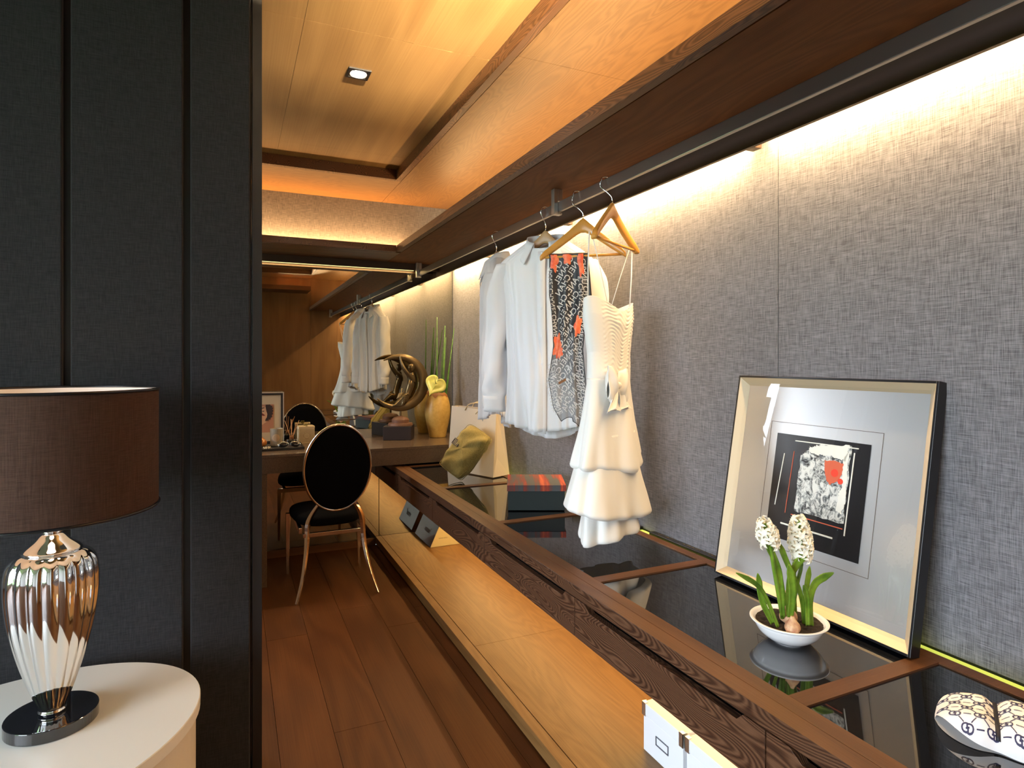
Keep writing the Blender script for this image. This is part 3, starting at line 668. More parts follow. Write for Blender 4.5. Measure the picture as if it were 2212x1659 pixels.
# dress
DCX, DCY = 1.196, 1.804; da = R(30.5); dA = Vector((math.cos(da), math.sin(da), 0)); dB = Vector((math.sin(da), -math.cos(da), 0))
dr = thing('white_dress', 'white strapped dress with ruched bodice, bow and tiered bubble skirt', 'dress', (DCX, DCY, .69))
def D(x, y, z): return Vector((DCX, DCY, 1.3 + (z - 1.3) * 1.038)) + dA * x * 1.038 + dB * y * 1.038
def bod(a, b_):
    q = 2*PI*a; zt = 1.492 + .012 * math.cos(2*q) - .014 * abs(math.sin(q)) + .016 * max(0, math.sin(q)) * abs(math.cos(q)) * 2; z = lerp(1.235, zt, b_)
    A_ = interp([(0, .132), (.35, .130), (.8, .160), (1, .163)], b_); B_ = interp([(0, .046), (.5, .048), (.8, .052), (1, .045)], b_)
    g = 0
    if math.sin(q) > -.2:
        m_ = max(0, math.sin(q)) ** .5 * (1 if math.cos(q) > -.75 else .08); ph = z * 470 + 9 * noise.noise((q * 2.2, z * 6, 3)) * 2.2 + math.cos(q) * 2
        g = m_ * .0030 * math.sin(ph) * (.6 + .6 * noise.noise((q * 5, z * 30, 0)))
    return D((A_ + g) * math.cos(q), (B_ + g) * math.sin(q), z)
MB().grid(bod, 140, 150, True).build('bodice', M['ivory_cloth'], dr, smooth=True, solid=.0015)
def tier(z1, z0, A1, A0, B1, B0, hem, folds, amp, ph, under):
    def f(a, b_):
        q = 2*PI*a; k = b_
        if k < .86:
            kk = k / .86; z = lerp(z1, z0 + hem(q), kk); e = kk ** 1.3; A_ = lerp(A1, A0, e); B_ = lerp(B1, B0, e); w_ = amp * kk
        else:      # bubble hem turning under
            kk = (k - .86) / .14; z = z0 + hem(q) - .016 * math.sin(kk * PI * .5) + .0 ; sc_ = 1 - under * (1 - math.cos(kk * PI * .5)); A_ = A0 * sc_; B_ = B0 * sc_; w_ = amp * sc_
        fo = w_ * (math.sin(folds * q + ph) + .5 * math.sin((folds + 4) * q + 2 * ph) + .9 * noise.noise((math.cos(q) * 4, math.sin(q) * 4 + ph, z * 6)))
        return D((A_ + fo) * math.cos(q), (B_ + fo) * math.sin(q), z)
    return f
MB().grid(tier(1.245, .985, .132, .212, .046, .078, lambda q: -.050 * max(0, math.sin(q + .5))**2 + .012 * math.cos(q), 5, .010, .4, .13), 120, 44, True).build('upper_skirt_tier', M['ivory_cloth'], dr, smooth=True, solid=.0015)
MB().grid(tier(1.06, .815, .165, .236, .060, .096, lambda q: -.020 * math.sin(q + .3) - .018 * math.cos(q), 5, .011, 2.0, .15), 120, 40, True).build('middle_skirt_tier', M['ivory_cloth'], dr, smooth=True, solid=.0015)
MB().grid(tier(.90, .738, .150, .158, .058, .074, lambda q: -.006 * math.sin(q * 2) + .012 * math.cos(q), 6, .010, 1.0, .06), 120, 34, True).build('lower_skirt_tier', M['ivory_cloth'], dr, smooth=True, solid=.0015)
# bow: knot, two loops, two tails
bc = (-.060, .050, 1.222)
def loop(s, up):
    def f(a, b_):
        q = 2*PI*a; x = s * (.004 + .068 * b_); wdt = .012 + .044 * math.sin(min(1, b_ * 1.1) * PI * .62)
        pl = .004 * math.sin(3*q + b_*8)
        return D(bc[0] + x, bc[1] + .004 + (.016 * math.sin(b_ * PI) + .002 + pl) * math.sin(q) + .006 * b_, bc[2] + up * b_ + (wdt + pl) * math.cos(q))
    return f
bw_ = MB().grid(loop(-1, .008), 24, 16, True).grid(loop(1, -.004), 24, 16, True)
bwo = bw_.build('bow', M['ivory_cloth'], dr, smooth=True, solid=.001)
MB().lathe(D(bc[0], bc[1] + .012, bc[2] - .012), dense([(.0001, 0), (.009, .004), (.012, .012), (.009, .02), (.0001, .024)], 12), 16).build('bow_knot', M['ivory_cloth'], bwo, smooth=True)
for s in (-1, 1):
    def tail(a, b_, s=s):
        w_ = .014 + .030 * b_; x = s * (.010 + .036 * b_) + (a - .5) * 2 * w_; zc = (.018 * (1 - abs(a - .5) * 2) if b_ > .99 else 0)
        return D(bc[0] + x, bc[1] + .006 + .006 * math.sin(a * 9 + b_ * 4) + .014 * b_, bc[2] - .085 * b_ + zc)
    MB().grid(tail, 12, 14).build('bow_tail', M['ivory_cloth'], bwo, smooth=True, solid=.001)
for s in (-1, 1):
    e = Vector((1.205, 1.800, 0)) + dA * s * .163
    top = Vector((e.x, e.y, 1.727))
    for d in (-.9, .9):
        p1 = D(s * .085, d * .040, 1.484)
        MB().tube([top + dB * .004 * d, lerp(top, p1, .5) + dB * d * .004, p1], .0022, 6, flat=.5).build('strap', M['ivory_cloth'], dr, smooth=True)

# ------------------------------------------------------------------ desk objects
ds = thing('bronze_sculpture', 'bronze sculpture of a woman lying in a crescent moon on a dark block', 'sculpture', (1.056, 4.19, .853))
def cres(a, b_):
    th_ = lerp(R(128), R(-147), b_); f = math.sin(PI * b_) ** .8; w_ = .003 + .036 * f; Rr = .198 - w_ * .92
    q = 2*PI*a; cx, cz = 1.058, 1.150
    r = Rr + w_ * math.cos(q)
    return (cx + r * math.cos(th_), 4.19 + w_ * .55 * math.sin(q), cz + r * math.sin(th_))
MB().grid(cres, 20, 64, True).build('crescent_moon', M['bronze'], ds, smooth=True)
def skin(name, verts, edges, rad, mat, parent, sub=2):
    org = Vector(parent['_o']); me = bpy.data.meshes.new(name); me.from_pydata([Vector(v) - org for v in verts], edges, []); me.materials.append(mat)
    o = bpy.data.objects.new(name, me); col.objects.link(o); o.parent = parent; o['_o'] = tuple(org)
    o.modifiers.new('skin', 'SKIN'); sv = me.skin_vertices[0].data
    for i, r in enumerate(rad): sv[i].radius = r if hasattr(r, '__len__') else (r, r)
    sv[0].use_root = True
    m = o.modifiers.new('sub', 'SUBSURF'); m.levels = sub; m.render_levels = sub
    for p in me.polygons: p.use_smooth = True
    o.modifiers['skin'].use_smooth_shade = True
    return o
Yc = 4.165
V = [(1.098, Yc, 1.050), (1.108, Yc, 1.095), (1.124, Yc, 1.140), (1.136, Yc, 1.180), (1.134, Yc, 1.205), (1.130, Yc, 1.226),   # pelvis..neck
     (1.118, Yc-.022, 1.192), (1.088, Yc-.026, 1.225), (1.066, Yc-.018, 1.262), (1.052, Yc-.006, 1.300), (1.046, Yc, 1.338),  # left arm up
     (1.128, Yc+.024, 1.190), (1.098, Yc+.030, 1.215), (1.070, Yc+.026, 1.255), (1.056, Yc+.014, 1.298), (1.048, Yc+.006, 1.334),
     (1.078, Yc-.016, 1.030), (1.062, Yc-.018, 1.040), (1.036, Yc-.012, 1.014), (1.004, Yc-.006, .994),
     (1.084, Yc+.016, 1.028), (1.066, Yc+.016, 1.046), (1.040, Yc+.010, 1.020), (1.010, Yc+.004, .998), (1.116, Yc-.024, 1.166)]
E_ = [(0,1),(1,2),(2,3),(3,4),(4,5),(3,6),(6,7),(7,8),(8,9),(9,10),(3,11),(11,12),(12,13),(13,14),(14,15),(0,16),(16,17),(17,18),(18,19),(0,20),(20,21),(21,22),(22,23),(2,24)]
Rd = [.034,.025,.029,.028,.014,.012,.015,.011,.010,.008,.007,.015,.011,.010,.008,.007,.031,.030,.018,.008,.028,.027,.016,.008,.016]
skin('figure', V, E_, Rd, M['bronze'], ds)
MB().lathe((1.126, Yc, 1.222), dense([(.0001, 0), (.013, .006), (.021, .022), (.023, .036), (.018, .052), (.0001, .06)], 20), 20).build('head', M['bronze'], ds, smooth=True)
dm = MB()
for k in range(5):
    dm.tube(smooth_path([(1.112 - .006*k, Yc - .018, 1.060 - .006*k), (1.080 - .004*k, Yc - .036, 1.070 - .012*k), (1.050, Yc - .030, 1.036 - .010*k), (1.010 - .004*k, Yc - .010, .996)], 12), [.010 - .0006*abs(j-5) for j in range(12)], 8)
dm.build('drapery', M['bronze'], ds, smooth=True)
MB().tube([(1.056, 4.19, .918), (1.056, 4.19, .965)], .007, 10).build('pin', M['bronze'], ds)
MB().lathe((1.056, 4.19, .853), [(.084, 0), (.085, .004), (.082, .017), (.060, .019), (.060, .040), (.056, .046), (.045, .056), (.012, .066)], 40).build('pedestal', M['pedestal'], ds, smooth=False)
bk = MB(); bk.m = rotm((1.048, 4.198, .76), -22); bk.box(-.095, .095, -.095, .095, .0005, .093)
tag(bk.build('display_block', M['plum'], bevel=.002), 'plum black block on the desk carrying the bronze sculpture', 'block')

vz = thing('ceramic_vase', 'ochre yellow egg shaped vase with torn leather rim near the wall corner', 'vase', (1.325, 4.19, .76))
MB().lathe((1.325, 4.19, .7605), dense([(.056, 0), (.059, .004), (.065, .035), (.078, .09), (.088, .145), (.0905, .185), (.088, .225), (.081, .26), (.070, .29), (.059, .306), (.048, .314), (.043, .312), (.050, .29), (.07, .25)], 60), 48).build('vase_body', M['vase'], vz, smooth=True)
def torn(a, b_):
    q = 2*PI*a; jag = .018 + .016 * (abs(((a * 9) % 1) - .5) * 2) + .007 * math.sin(a * 31); d = b_ * jag
    pr = [(0, .048), (.006, .0545), (.02, .067), (.045, .079)]; r = interp(pr, d) + .0012
    return (1.325 + r * math.cos(q), 4.19 + r * math.sin(q), .7605 + .3150 - interp([(0, 0), (.006, .0035), (.02, .016), (.045, .040)], d))
tag(MB().grid(torn, 72, 5, True).build('torn_collar', M['leather'], vz, smooth=True), 'jagged brown leather around the vase mouth')
rd = thing('green_reeds', 'tall thin green reeds standing in the ochre vase', 'plant', (1.335, 4.19, .85))
for (x0, y0, x1, y1, z1, r) in ((1.318, 4.19, 1.324, 4.2, 1.614, .006), (1.345, 4.19, 1.384, 4.2, 1.555, .0085), (1.35, 4.2, 1.394, 4.21, 1.471, .0055), (1.345, 4.18, 1.453, 4.2, 1.539, .006), (1.335, 4.205, 1.372, 4.22, 1.40, .004), (1.352, 4.185, 1.425, 4.19, 1.36, .0035)):
    MB().tube([(x0, y0, .80), (lerp(x0, x1, .4) , y0, 1.08), (x1, y1, z1)], [r, r, r * .45], 7).build('reed', M['reed'], rd, smooth=True)
an = thing('anthurium_flower', 'yellow green heart shaped anthurium leaning from the ochre vase', 'flower', (1.29, 4.12, .95))
hc = Vector((1.272, 4.075, 1.135)); hy_ = Vector((.45, .10, .72)).normalized(); hx_ = Vector((.74, -.25, -.46)); hx_ = (hx_ - hy_ * hx_.dot(hy_)).normalized(); hn = hx_.cross(hy_)
def heart(a, b_):
    q = 2*PI*a; t_ = q
    x = .072 * math.sin(t_)**3 * 1.05; y = .0056 * (13 * math.cos(t_) - 3.6 * math.cos(2*t_) - 1.2 * math.cos(3*t_) - 1.2 * math.cos(4*t_))
    x *= b_; y = y * b_ + .008 * (1 - b_)
    return hc + hx_ * x + hy_ * y - hn * (.012 * abs(x) / .05 + .10 * y * y * 9 * .1) + hn * .003 * math.sin(b_ * 9)
MB().grid(heart, 60, 10, True).build('spathe', M['anth'], an, smooth=True, solid=.001)
nn = hn if hn.y < 0 else -hn
MB().tube([hc + hy_ * .01 + nn * .002, hc + hy_ * .018 + nn * .018 - hx_ * .012, hc + hy_ * .05 + nn * .028 - hx_ * .03], [.0035, .004, .002], 8).build('spadix', M['anth'], an, smooth=True)
MB().tube(smooth_path([(1.325, 4.18, .85), (1.318, 4.17, 1.06), (1.30, 4.12, 1.115), hc - nn * .003 + hy_ * .005], 12), .003, 7).build('stem', M['reed'], an, smooth=True)

# portrait picture leaning on the mirror
pp = thing('portrait_picture', 'silver edged framed print of a woman with dark curly hair on the desk', 'picture', (.17, 4.27, .76))
def fr(mb, x0, x1, z0, z1, t, y0, y1): mb.box(x0, x0+t, y0, y1, z0, z1).box(x1-t, x1, y0, y1, z0, z1).box(x0+t, x1-t, y0, y1, z0, z0+t).box(x0+t, x1-t, y0, y1, z1-t, z1); return mb
fr(MB(), .040, .300, .7605, 1.097, .006, 4.265, 4.29).build('frame', plain('silver_frame', (.75,.62,.48), .3, .6), pp)
fr(MB(), .0465, .2935, .767, 1.0905, .012, 4.272, 4.285).build('inner_slip', plain('dark_slip', (.02,.012,.01), .5), pp)
MB().box(.0585, .2815, 4.280, 4.285, .779, 1.0785).build('mat_board', plain('cream_mat', (.66,.50,.30), .7), pp)
MB().box(.105, .237, 4.2785, 4.2795, .836, 1.018).build('print_ground', M['bgprint'], pp)
PY = lambda a, b_, h: (a, 4.2783 - h, b_)
MB().prism([(.115, .842), (.150, .842), (.165, .885), (.197, .905), (.200, .935), (.203, .955), (.197, .975), (.19, 1.0), (.155, 1.012), (.12, 1.01)], PY, 0, .0008).build('face', M['skin'], pp)
hair = [(.188, 1.016), (.215, 1.017), (.222, 1.008), (.229, 1.010), (.228, .998), (.235, .993), (.229, .984), (.236, .975), (.229, .966), (.234, .955), (.226, .947), (.229, .935), (.219, .93), (.217, .918), (.208, .923), (.202, .908), (.196, .916), (.190, .905), (.186, .918), (.196, .935), (.199, .955), (.193, .975), (.189, .995)]
MB().prism(hair, PY, .001, .0016).build('hair', M['hair'], pp)
MB().prism([(.158, .955), (.168, .962), (.176, .956), (.186, .946), (.174, .944), (.166, .948)], PY, .001, .0016).build('lips', M['lips'], pp)
MB().prism([(.160, .995), (.180, .999), (.184, .995), (.164, .990)], PY, .001, .0016).prism([(.168, .974), (.178, .977), (.180, .972), (.171, .970)], PY, .001, .0016).build('eye', M['hair'], pp)

ty = MB(); ty.box(-.10, .395, 3.93, 4.235, .7605, .767); fr2 = [(-.10, .395, 3.93, 3.936), (-.10, .395, 4.229, 4.235)]
ty.box(-.10, .395, 3.93, 3.936, .767, .775).box(-.10, .395, 4.229, 4.235, .767, .775).box(.389, .395, 3.936, 4.229, .767, .775)
tag(ty.build('serving_tray', M['black'], bevel=.001), 'flat black tray on the desk under the candle and sunglasses', 'tray')
cd = thing('scented_candle', 'frosted glass candle with round label on the black tray', 'candle', (.245, 4.12, .767))
MB().lathe((.245, 4.12, .7675), [(.034, 0), (.0365, .003), (.0385, .108), (.0365, .108), (.036, .098), (.0001, .098)], 32).build('glass_cup', M['frost'], cd, smooth=False)
MB().tube([(.245, 4.12, .864), (.245, 4.12, .875)], .001, 5).build('wick', M['ink'], cd)
lb = MB()
def lab(a, b_): q = R(-98) + a / .0388; return (.245 + .0388 * math.cos(q), 4.12 + .0388 * math.sin(q), .820 + b_)
lb.grid(lambda u, v_: lab(.024 * v_ * math.cos(2*PI*u), .024 * v_ * math.sin(2*PI*u)), 28, 6, True).build('round_label', plain('label_brown', (.50,.33,.19), .6), cd)
rl = MB()
for k in range(28):
    a, b_ = 2*PI*k/28, 2*PI*(k+1)/28
    rl.add([lab(.019*math.cos(a)*1.0, .019*math.sin(a)), lab(.0205*math.cos(a), .0205*math.sin(a)), lab(.0205*math.cos(b_), .0205*math.sin(b_)), lab(.019*math.cos(b_), .019*math.sin(b_))], [(0,1,2,3)])
rl.v = [Vector((p.x, p.y - .0003, p.z)) for p in rl.v]
rl.box(.236, .254, 4.0805, 4.0808, .826, .8275).box(.234, .256, 4.0805, 4.0808, .818, .8195).box(.238, .252, 4.0805, 4.0808, .811, .8125).build('label_print', plain('label_cream', (.70,.52,.34), .6), cd)
df = thing('reed_diffuser', 'dark reed diffuser bottle with wooden sticks between candle and patterned box', 'diffuser', (.340, 4.18, .767))
MB().lathe((.340, 4.18, .7675), dense([(.030, 0), (.032, .004), (.032, .022), (.028, .028), (.012, .032), (.011, .046)], 20), 24).build('bottle', M['lens'], df, smooth=True)
MB().lathe((.340, 4.18, .800), [(.014, 0), (.014, .014)], 20).build('collar_ring', M['leather'], df)
for (x, y, z) in ((.299, 4.19, .917), (.334, 4.16, .926), (.344, 4.21, .918), (.386, 4.18, .916), (.372, 4.20, .90)):
    MB().tube([(.340, 4.18, .79), (x, y, z)], .0016, 6).build('stick', M['stick'], df)
pb = thing('patterned_gift_box', 'cream box with brown lattice pattern and round emblem beside the diffuser', 'box', (.43, 4.24, .76))
pm = rotm((.432, 4.235, .7605), 4)
def MBx(m): b_ = MB(); b_.m = m; return b_
MBx(pm).box(-.049, .049, -.045, .045, 0, .098).build('box_body', plain('cream_card', (.60,.48,.30), .6), pb, bevel=.001)
MBx(pm).box(-.050, .050, -.046, .046, .0985, .113).build('lid', plain('cream_card_lid', (.62,.50,.32), .6), pb, bevel=.001)
pat = MBx(pm)
for i in range(11):
    for j in range(10):
        x = -.040 + i * .008; z = .012 + j * .0086 
        if (i + j) % 2 == 0: z += .0
        if (x*x + (z - .052)**2) < .0225**2: continue
        s_ = .0030; pat.add([(x - s_, -.0453, z), (x, -.0453, z - s_), (x + s_, -.0453, z), (x, -.0453, z + s_)], [(0,1,2,3)])
        pat.add([(-.0493, x*1.0 - s_, z), (-.0493, x, z - s_), (-.0493, x + s_, z), (-.0493, x, z + s_)], [(0,1,2,3)])
pat.build('lattice_print', plain('lattice_brown', (.22,.14,.07), .6), pb, kind='stuff')
em = MBx(pm)
for r0, r1 in ((.0145, .0155), (.019, .0215)):
    em.add([(r * math.cos(2*PI*k/32), -.0455, .052 + r * math.sin(2*PI*k/32)) for r in (r0, r1) for k in range(32)], [(k, (k+1)%32, 32+(k+1)%32, 32+k) for k in range(32)])
em.box(-.009, .009, -.0456, -.0453, .056, .0572).box(-.011, .011, -.0456, -.0453, .050, .0512).box(-.007, .007, -.0456, -.0453, .0445, .0457).build('round_emblem', plain('emblem_brown', (.34,.23,.13), .6), pb)
MBx(pm).box(-.006, .006, -.0465, .0465, .113, .1145).box(-.0505, .0505, -.006, .006, .113, .1148).box(-.012, .012, -.009, .009, .1148, .127).build('ribbon', plain('ribbon_olive', (.20,.16,.05), .5), pb, bevel=.001)
sg = thing('sunglasses', 'dark lens sunglasses lying on the black tray in front of the candle', 'sunglasses', (.31, 4.02, .767))
for s, cx in ((-1, .278), (1, .347)):
    def ln(a, b_): q = 2*PI*a; r = b_; return (cx + .029 * r * math.cos(q), 4.0 + .010 * (1 - r*r) * -1 + .006 * r * math.sin(q), .7855 + .0165 * r * (math.sin(q) - .18 * math.cos(q) * s * 1.0))
    MB().grid(ln, 28, 6, True).build('lens', M['lens'], sg, smooth=True, solid=.0015)
    MB().tube([ln(k / 28, 1.0) for k in range(28)], .0014, 6, closed=True).build('lens_rim', M['chrome'], sg, smooth=True)
    MB().tube([(cx + s * .031, 4.002, .789), (cx + s * .034, 4.03, .783), (cx + s * .012 , 4.10, .771)], .0014, 6).build('temple_arm', M['chrome'], sg, smooth=True)
MB().tube([(.305, 3.999, .790), (.3125, 3.995, .793), (.320, 3.999, .790)], .0013, 6).build('bridge', M['chrome'], sg, smooth=True)
pf2 = thing('perfume_bottle', 'amber glass perfume bottle at the edge of the dark wall on the tray', 'bottle', (.155, 4.10, .767))
MB().lathe((.150, 4.10, .7675), dense([(.018, 0), (.034, .008), (.040, .025), (.030, .045), (.012, .060), (.007, .075), (.007, .10), (.010, .103), (.010, .118), (.0001, .122)], 40), 28).build('glass_body', M['amber'], pf2, smooth=True)
prl = thing('pearl_bracelet', 'small string of cream pearls heaped at the tray front', 'jewellery', (.185, 3.97, .767))
for k in range(22):
    a = k * .9; MB().lathe((.182 + .022 * math.cos(a) * (.5 + k / 40), 3.975 + .014 * math.sin(a), .7675 + .004 * (k % 3)), [(.0001, 0), (.0026, .0012), (.0034, .0034), (.0026, .0056), (.0001, .0068)], 8).build('pearl', plain('pearl', (.75,.62,.42), .25) if k == 0 else bpy.data.materials['pearl'], prl, smooth=True)

# ------------------------------------------------------------------ objects on the counter
bg_ = thing('paper_shopping_bag', 'tall cream paper bag with twine handle leaning at the far counter end', 'bag', (1.28, 3.35, .64))
c0 = Vector((1.335, 3.190, .640)); dl_ = Vector((-.155, .385, 0)).normalized(); dr_ = Vector((.925, .38, 0)).normalized()
lean = Vector((.0, .0, 1))
def B3(a, b_, z): # a along broad face, b_ along side
    return c0 + dl_ * a + dr_ * b_ + Vector((0, 0, z))
HB = .385; WB = .395; TB = .135
quad = lambda pts: MB().add(pts, [(0, 1, 2, 3)])
t0 = .035
quad([B3(0, 0, 0), B3(WB, 0, 0), B3(WB, t0, HB), B3(0.01, t0 * 1.1, HB - .012)]).build('front_face', M['paper'], bg_, solid=.0012)
quad([B3(0, TB, 0), B3(WB, TB, 0), B3(WB, t0 + .05, HB), B3(0.01, t0 + .05, HB - .005)]).build('back_face', M['paper'], bg_, solid=.0012)
fm = B3(.035, TB * .47, HB - .01); fb = B3(.02, TB*.38, .105)
MB().add([B3(0, 0, 0), B3(0, TB, 0), fb, B3(.01, t0*1.1, HB - .012), B3(.01, t0 + .05, HB - .005), fm], [(0, 1, 2), (0, 2, 5, 3), (1, 4, 5, 2)]).build('side_gusset', M['paper'], bg_, solid=.0012)
MB().add([B3(WB, 0, 0), B3(WB, TB, 0), B3(WB, t0 + .05, HB), B3(WB, t0, HB)], [(0, 1, 2, 3)]).build('side_gusset', M['paper'], bg_, solid=.0012)
tw = MB().tube(smooth_path([B3(.27, t0 - .004, HB - .02), B3(.24, t0 + .0, HB + .015), B3(.17, t0 + .01, HB + .028), B3(.11, t0 + .0, HB + .012), B3(.09, t0 - .004, HB - .02)], 20), .003, 6)
tw.tube(smooth_path([B3(.27, t0 + .054, HB - .02), B3(.25, t0 + .055, HB + .02), B3(.18, t0 + .05, HB + .034), B3(.11, t0 + .055, HB + .012), B3(.09, t0 + .054, HB - .02)], 20), .003, 6)
tw.tube(smooth_path([B3(.14, t0, HB + .026), B3(.12, t0 - .012, HB + .004), B3(.15, t0 - .014, HB - .022), B3(.17, t0 - .010, HB - .035)], 12), .003, 6)
tw.build('twine_handle', plain('twine', (.62,.50,.30), .8), bg_, smooth=True)
fnB = dl_.cross(Vector((0, 0, 1))); fnB = fnB if fnB.y < 0 else -fnB
def onface(a, z, o=.0012):
    f = z / HB; return B3(a, t0 * f, z) + fnB * o
lg = MB()
for p, q in (((.150, .235), (.158, .262)), ((.166, .235), (.158, .262))):
    lg.add([onface(*p), onface(p[0] + .0022, p[1]), onface(q[0] + .0014, q[1]), onface(q[0] - .0008, q[1])], [(0,1,2,3)])
lg.build('logo_mark', M['ink'], bg_)
tx = MB()
def onside(s_, z, o=.0012):   # on the outer half of the gusset facing right/front
    a = lerp(0, .012, z / HB); bb = lerp(.09, .078, z / HB); p = B3(a, lerp(TB*.36, TB*.98, s_), z) 
    q0 = lerp(fb, fm, max(0, (z - .105) / (HB - .115))); q1 = B3(lerp(0, .01, z/HB), lerp(TB, t0 + .05, z/HB), z)
    pr = lerp(q0, q1, s_); pr.z = z; return pr - dl_ * o * 1.4 - dr_ * o * .2
for z0_ in (.275, .240, .208, .176):
    for r_, (w0, w1) in enumerate(((.15, .85), (.42, .62), (.38, .66))):
        z = z0_ - r_ * .008; x = w0
        while x < w1:
            tx.add([onside(x, z), onside(x + .03, z), onside(x + .03, z + .0022), onside(x, z + .0022)], [(0,1,2,3)]); x += .045
for z in (.152, .145):
    tx.add([onside(.08, z), onside(.92, z), onside(.92, z + .0018), onside(.08, z + .0018)], [(0,1,2,3)])
tx.build('fine_print', plain('print_tan', (.38,.29,.20), .6), bg_)

cu = thing('burlap_pillow', 'small olive burlap pillow with dark tag leaning on the paper bag', 'pillow', (1.215, 3.36, .64))
# pillow local frame: u to the right-down, v up, n towards camera
cc = Vector((1.193, 3.25, .788)); Rv = Vector((.91, -.4147, 0)); Fv = Vector((.4147, .91, 0))
un = (Rv * -.60 + Vector((0, 0, -.80)) + Fv * -.18).normalized(); vn = Rv * .80 - Fv * .57 + Vector((0, 0, -.22)); vn = (vn - un * vn.dot(un)).normalized(); nn_ = un.cross(vn); nn_ = nn_ if nn_.dot(Fv) < 0 else -nn_
def pil(a, b_):
    q = 2*PI*a; ph = PI * (b_ - .5); c_ = math.cos(ph)
    x = math.copysign(abs(math.cos(q))**.42, math.cos(q)); y = math.copysign(abs(math.sin(q))**.42, math.sin(q))
    k = max(0, c_) ** .45; cor = 1 + .05 * (abs(math.sin(2*q)) ** 3)
    x *= .145 * k * cor; y *= .095 * k * cor; n_ = .052 * math.sin(ph) * (1 - .35 * (abs(x)/.16)**3)
    w_ = .010 * noise.noise((x * 20, y * 20, n_ * 10 + 3)) + .004 * math.sin(x * 90 + y * 50 + 3 * noise.noise((x*10, y*10, 0)))
    return cc + un * x + vn * y + nn_ * (n_ + w_)
MB().grid(pil, 80, 40, True).build('pillow_body', M['burlap'], cu, smooth=True)
MB().tube([pil(k / 80, .5) + nn_ * -.018 for k in range(80)], .0022, 6, closed=True).tube([pil(k / 80, .5) + nn_ * .018 for k in range(80)], .0018, 6, closed=True).build('seam', M['burlap'], cu, smooth=True)
tg = MB(); tc_ = cc + nn_ * .050 - vn * .055 - un * .010
def tgp(a, b_, h): return tc_ - vn * a * -1 + un * b_ * -1 + nn_ * h
tg.prism([(-.026, -.018), (.026, -.018), (.026, .018), (-.026, .018)], tgp, -.004, .0015).build('sewn_tag', plain('tag_brown', (.035,.018,.012), .5), cu)
t2 = MB()
for x in (-.014, -.004, .007, .016): t2.prism([(x - .0018, -.010), (x + .0018, -.010), (x + .0018, .011), (x - .0018, .011)], tgp, .0015, .0025)
t2.prism([(-.022, -.0145), (.022, -.0145), (.022, -.013), (-.022, -.013)], tgp, .0015, .0025).prism([(-.022, .013), (.022, .013), (.022, .0145), (-.022, .0145)], tgp, .0015, .0025).build('tag_stripes', plain('tag_cream', (.60,.52,.34), .6), cu)

gb = thing('plaid_lid_box', 'dark teal gift box with red and grey plaid lid on the black glass', 'box', (1.101, 2.469, .6382))
gm = Matrix.Translation(Vector((1.101, 2.469, .6382))); gb.rotation_euler.z = R(-24.3)
MBx(gm).box(.004, .256, .003, .255, 0, .085).build('box_body', M['boxteal'], gb, bevel=.001)
MBx(gm).box(0, .262, -.001, .259, .0852, .112).build('lid', M['plaid'], gb, bevel=.001)

# picture frame leaning on the wall
pth_ = math.asin(.104 / .619)
art = thing('framed_abstract_art', 'large square black framed abstract art with silver mat leaning on the wall', 'picture', (1.40, 1.165, .64))
nrm = Vector((-math.cos(pth_), 0, math.sin(pth_))); upv_ = Vector((math.sin(pth_), 0, math.cos(pth_))); p00 = Vector((1.3585, 1.467, .6435))
def AP(s_, t_, d=0): return p00 + Vector((0, -s_, 0)) + upv_ * t_ - nrm * d     # d: depth behind front plane
def abox(mb, s0_, s1_, t0_, t1_, d0, d1):
    return mb.prism([(s0_, t0_), (s1_, t0_), (s1_, t1_), (s0_, t1_)], AP, d0, d1)
SQ, TQ = .605, .620; l_ = .006
m = MB(); abox(m, 0, l_, 0, TQ, 0, .033); abox(m, SQ - l_, SQ, 0, TQ, 0, .033); abox(m, l_, SQ - l_, 0, l_, 0, .033); abox(m, l_, SQ - l_, TQ - l_, TQ, 0, .033)
m.build('outer_frame', M['black'], art, bevel=.0008)
def bev(name, pts): MB().add(pts, [(0,1,2,3)]).build(name, M['champ'], art, solid=.001)
i_ = .028; dd_ = .022
bev('bevel_slip', [AP(l_, l_, .0005), AP(l_, TQ - l_, .0005), AP(i_, TQ - i_, dd_), AP(i_, i_, dd_)])
bev('bevel_slip', [AP(SQ - l_, l_, .0005), AP(SQ - l_, TQ - l_, .0005), AP(SQ - i_, TQ - i_, dd_), AP(SQ - i_, i_, dd_)])
bev('bevel_slip', [AP(l_, l_, .0005), AP(SQ - l_, l_, .0005), AP(SQ - i_, i_, dd_), AP(i_, i_, dd_)])
bev('bevel_slip', [AP(l_, TQ - l_, .0005), AP(SQ - l_, TQ - l_, .0005), AP(SQ - i_, TQ - i_, dd_), AP(i_, TQ - i_, dd_)])
m = MB(); abox(m, i_, SQ - i_, i_, TQ - i_, dd_, .030); m.build('silver_mat', M['matsilver'], art)
m = MB(); a0, a1, b0, b1 = .130, .476, .132, .489; tk = .0012
for r_ in ((a0, a1, b0, b0 + tk), (a0, a1, b1 - tk, b1), (a0, a0 + tk, b0, b1), (a1 - tk, a1, b0, b1)): abox(m, *r_, dd_ - .0006, dd_)
m.build('mat_line', M['ink'], art)
m = MB(); abox(m, .157, .447, .160, .456, dd_ - .0012, dd_); m.build('art_panel', M['artblack'], art)
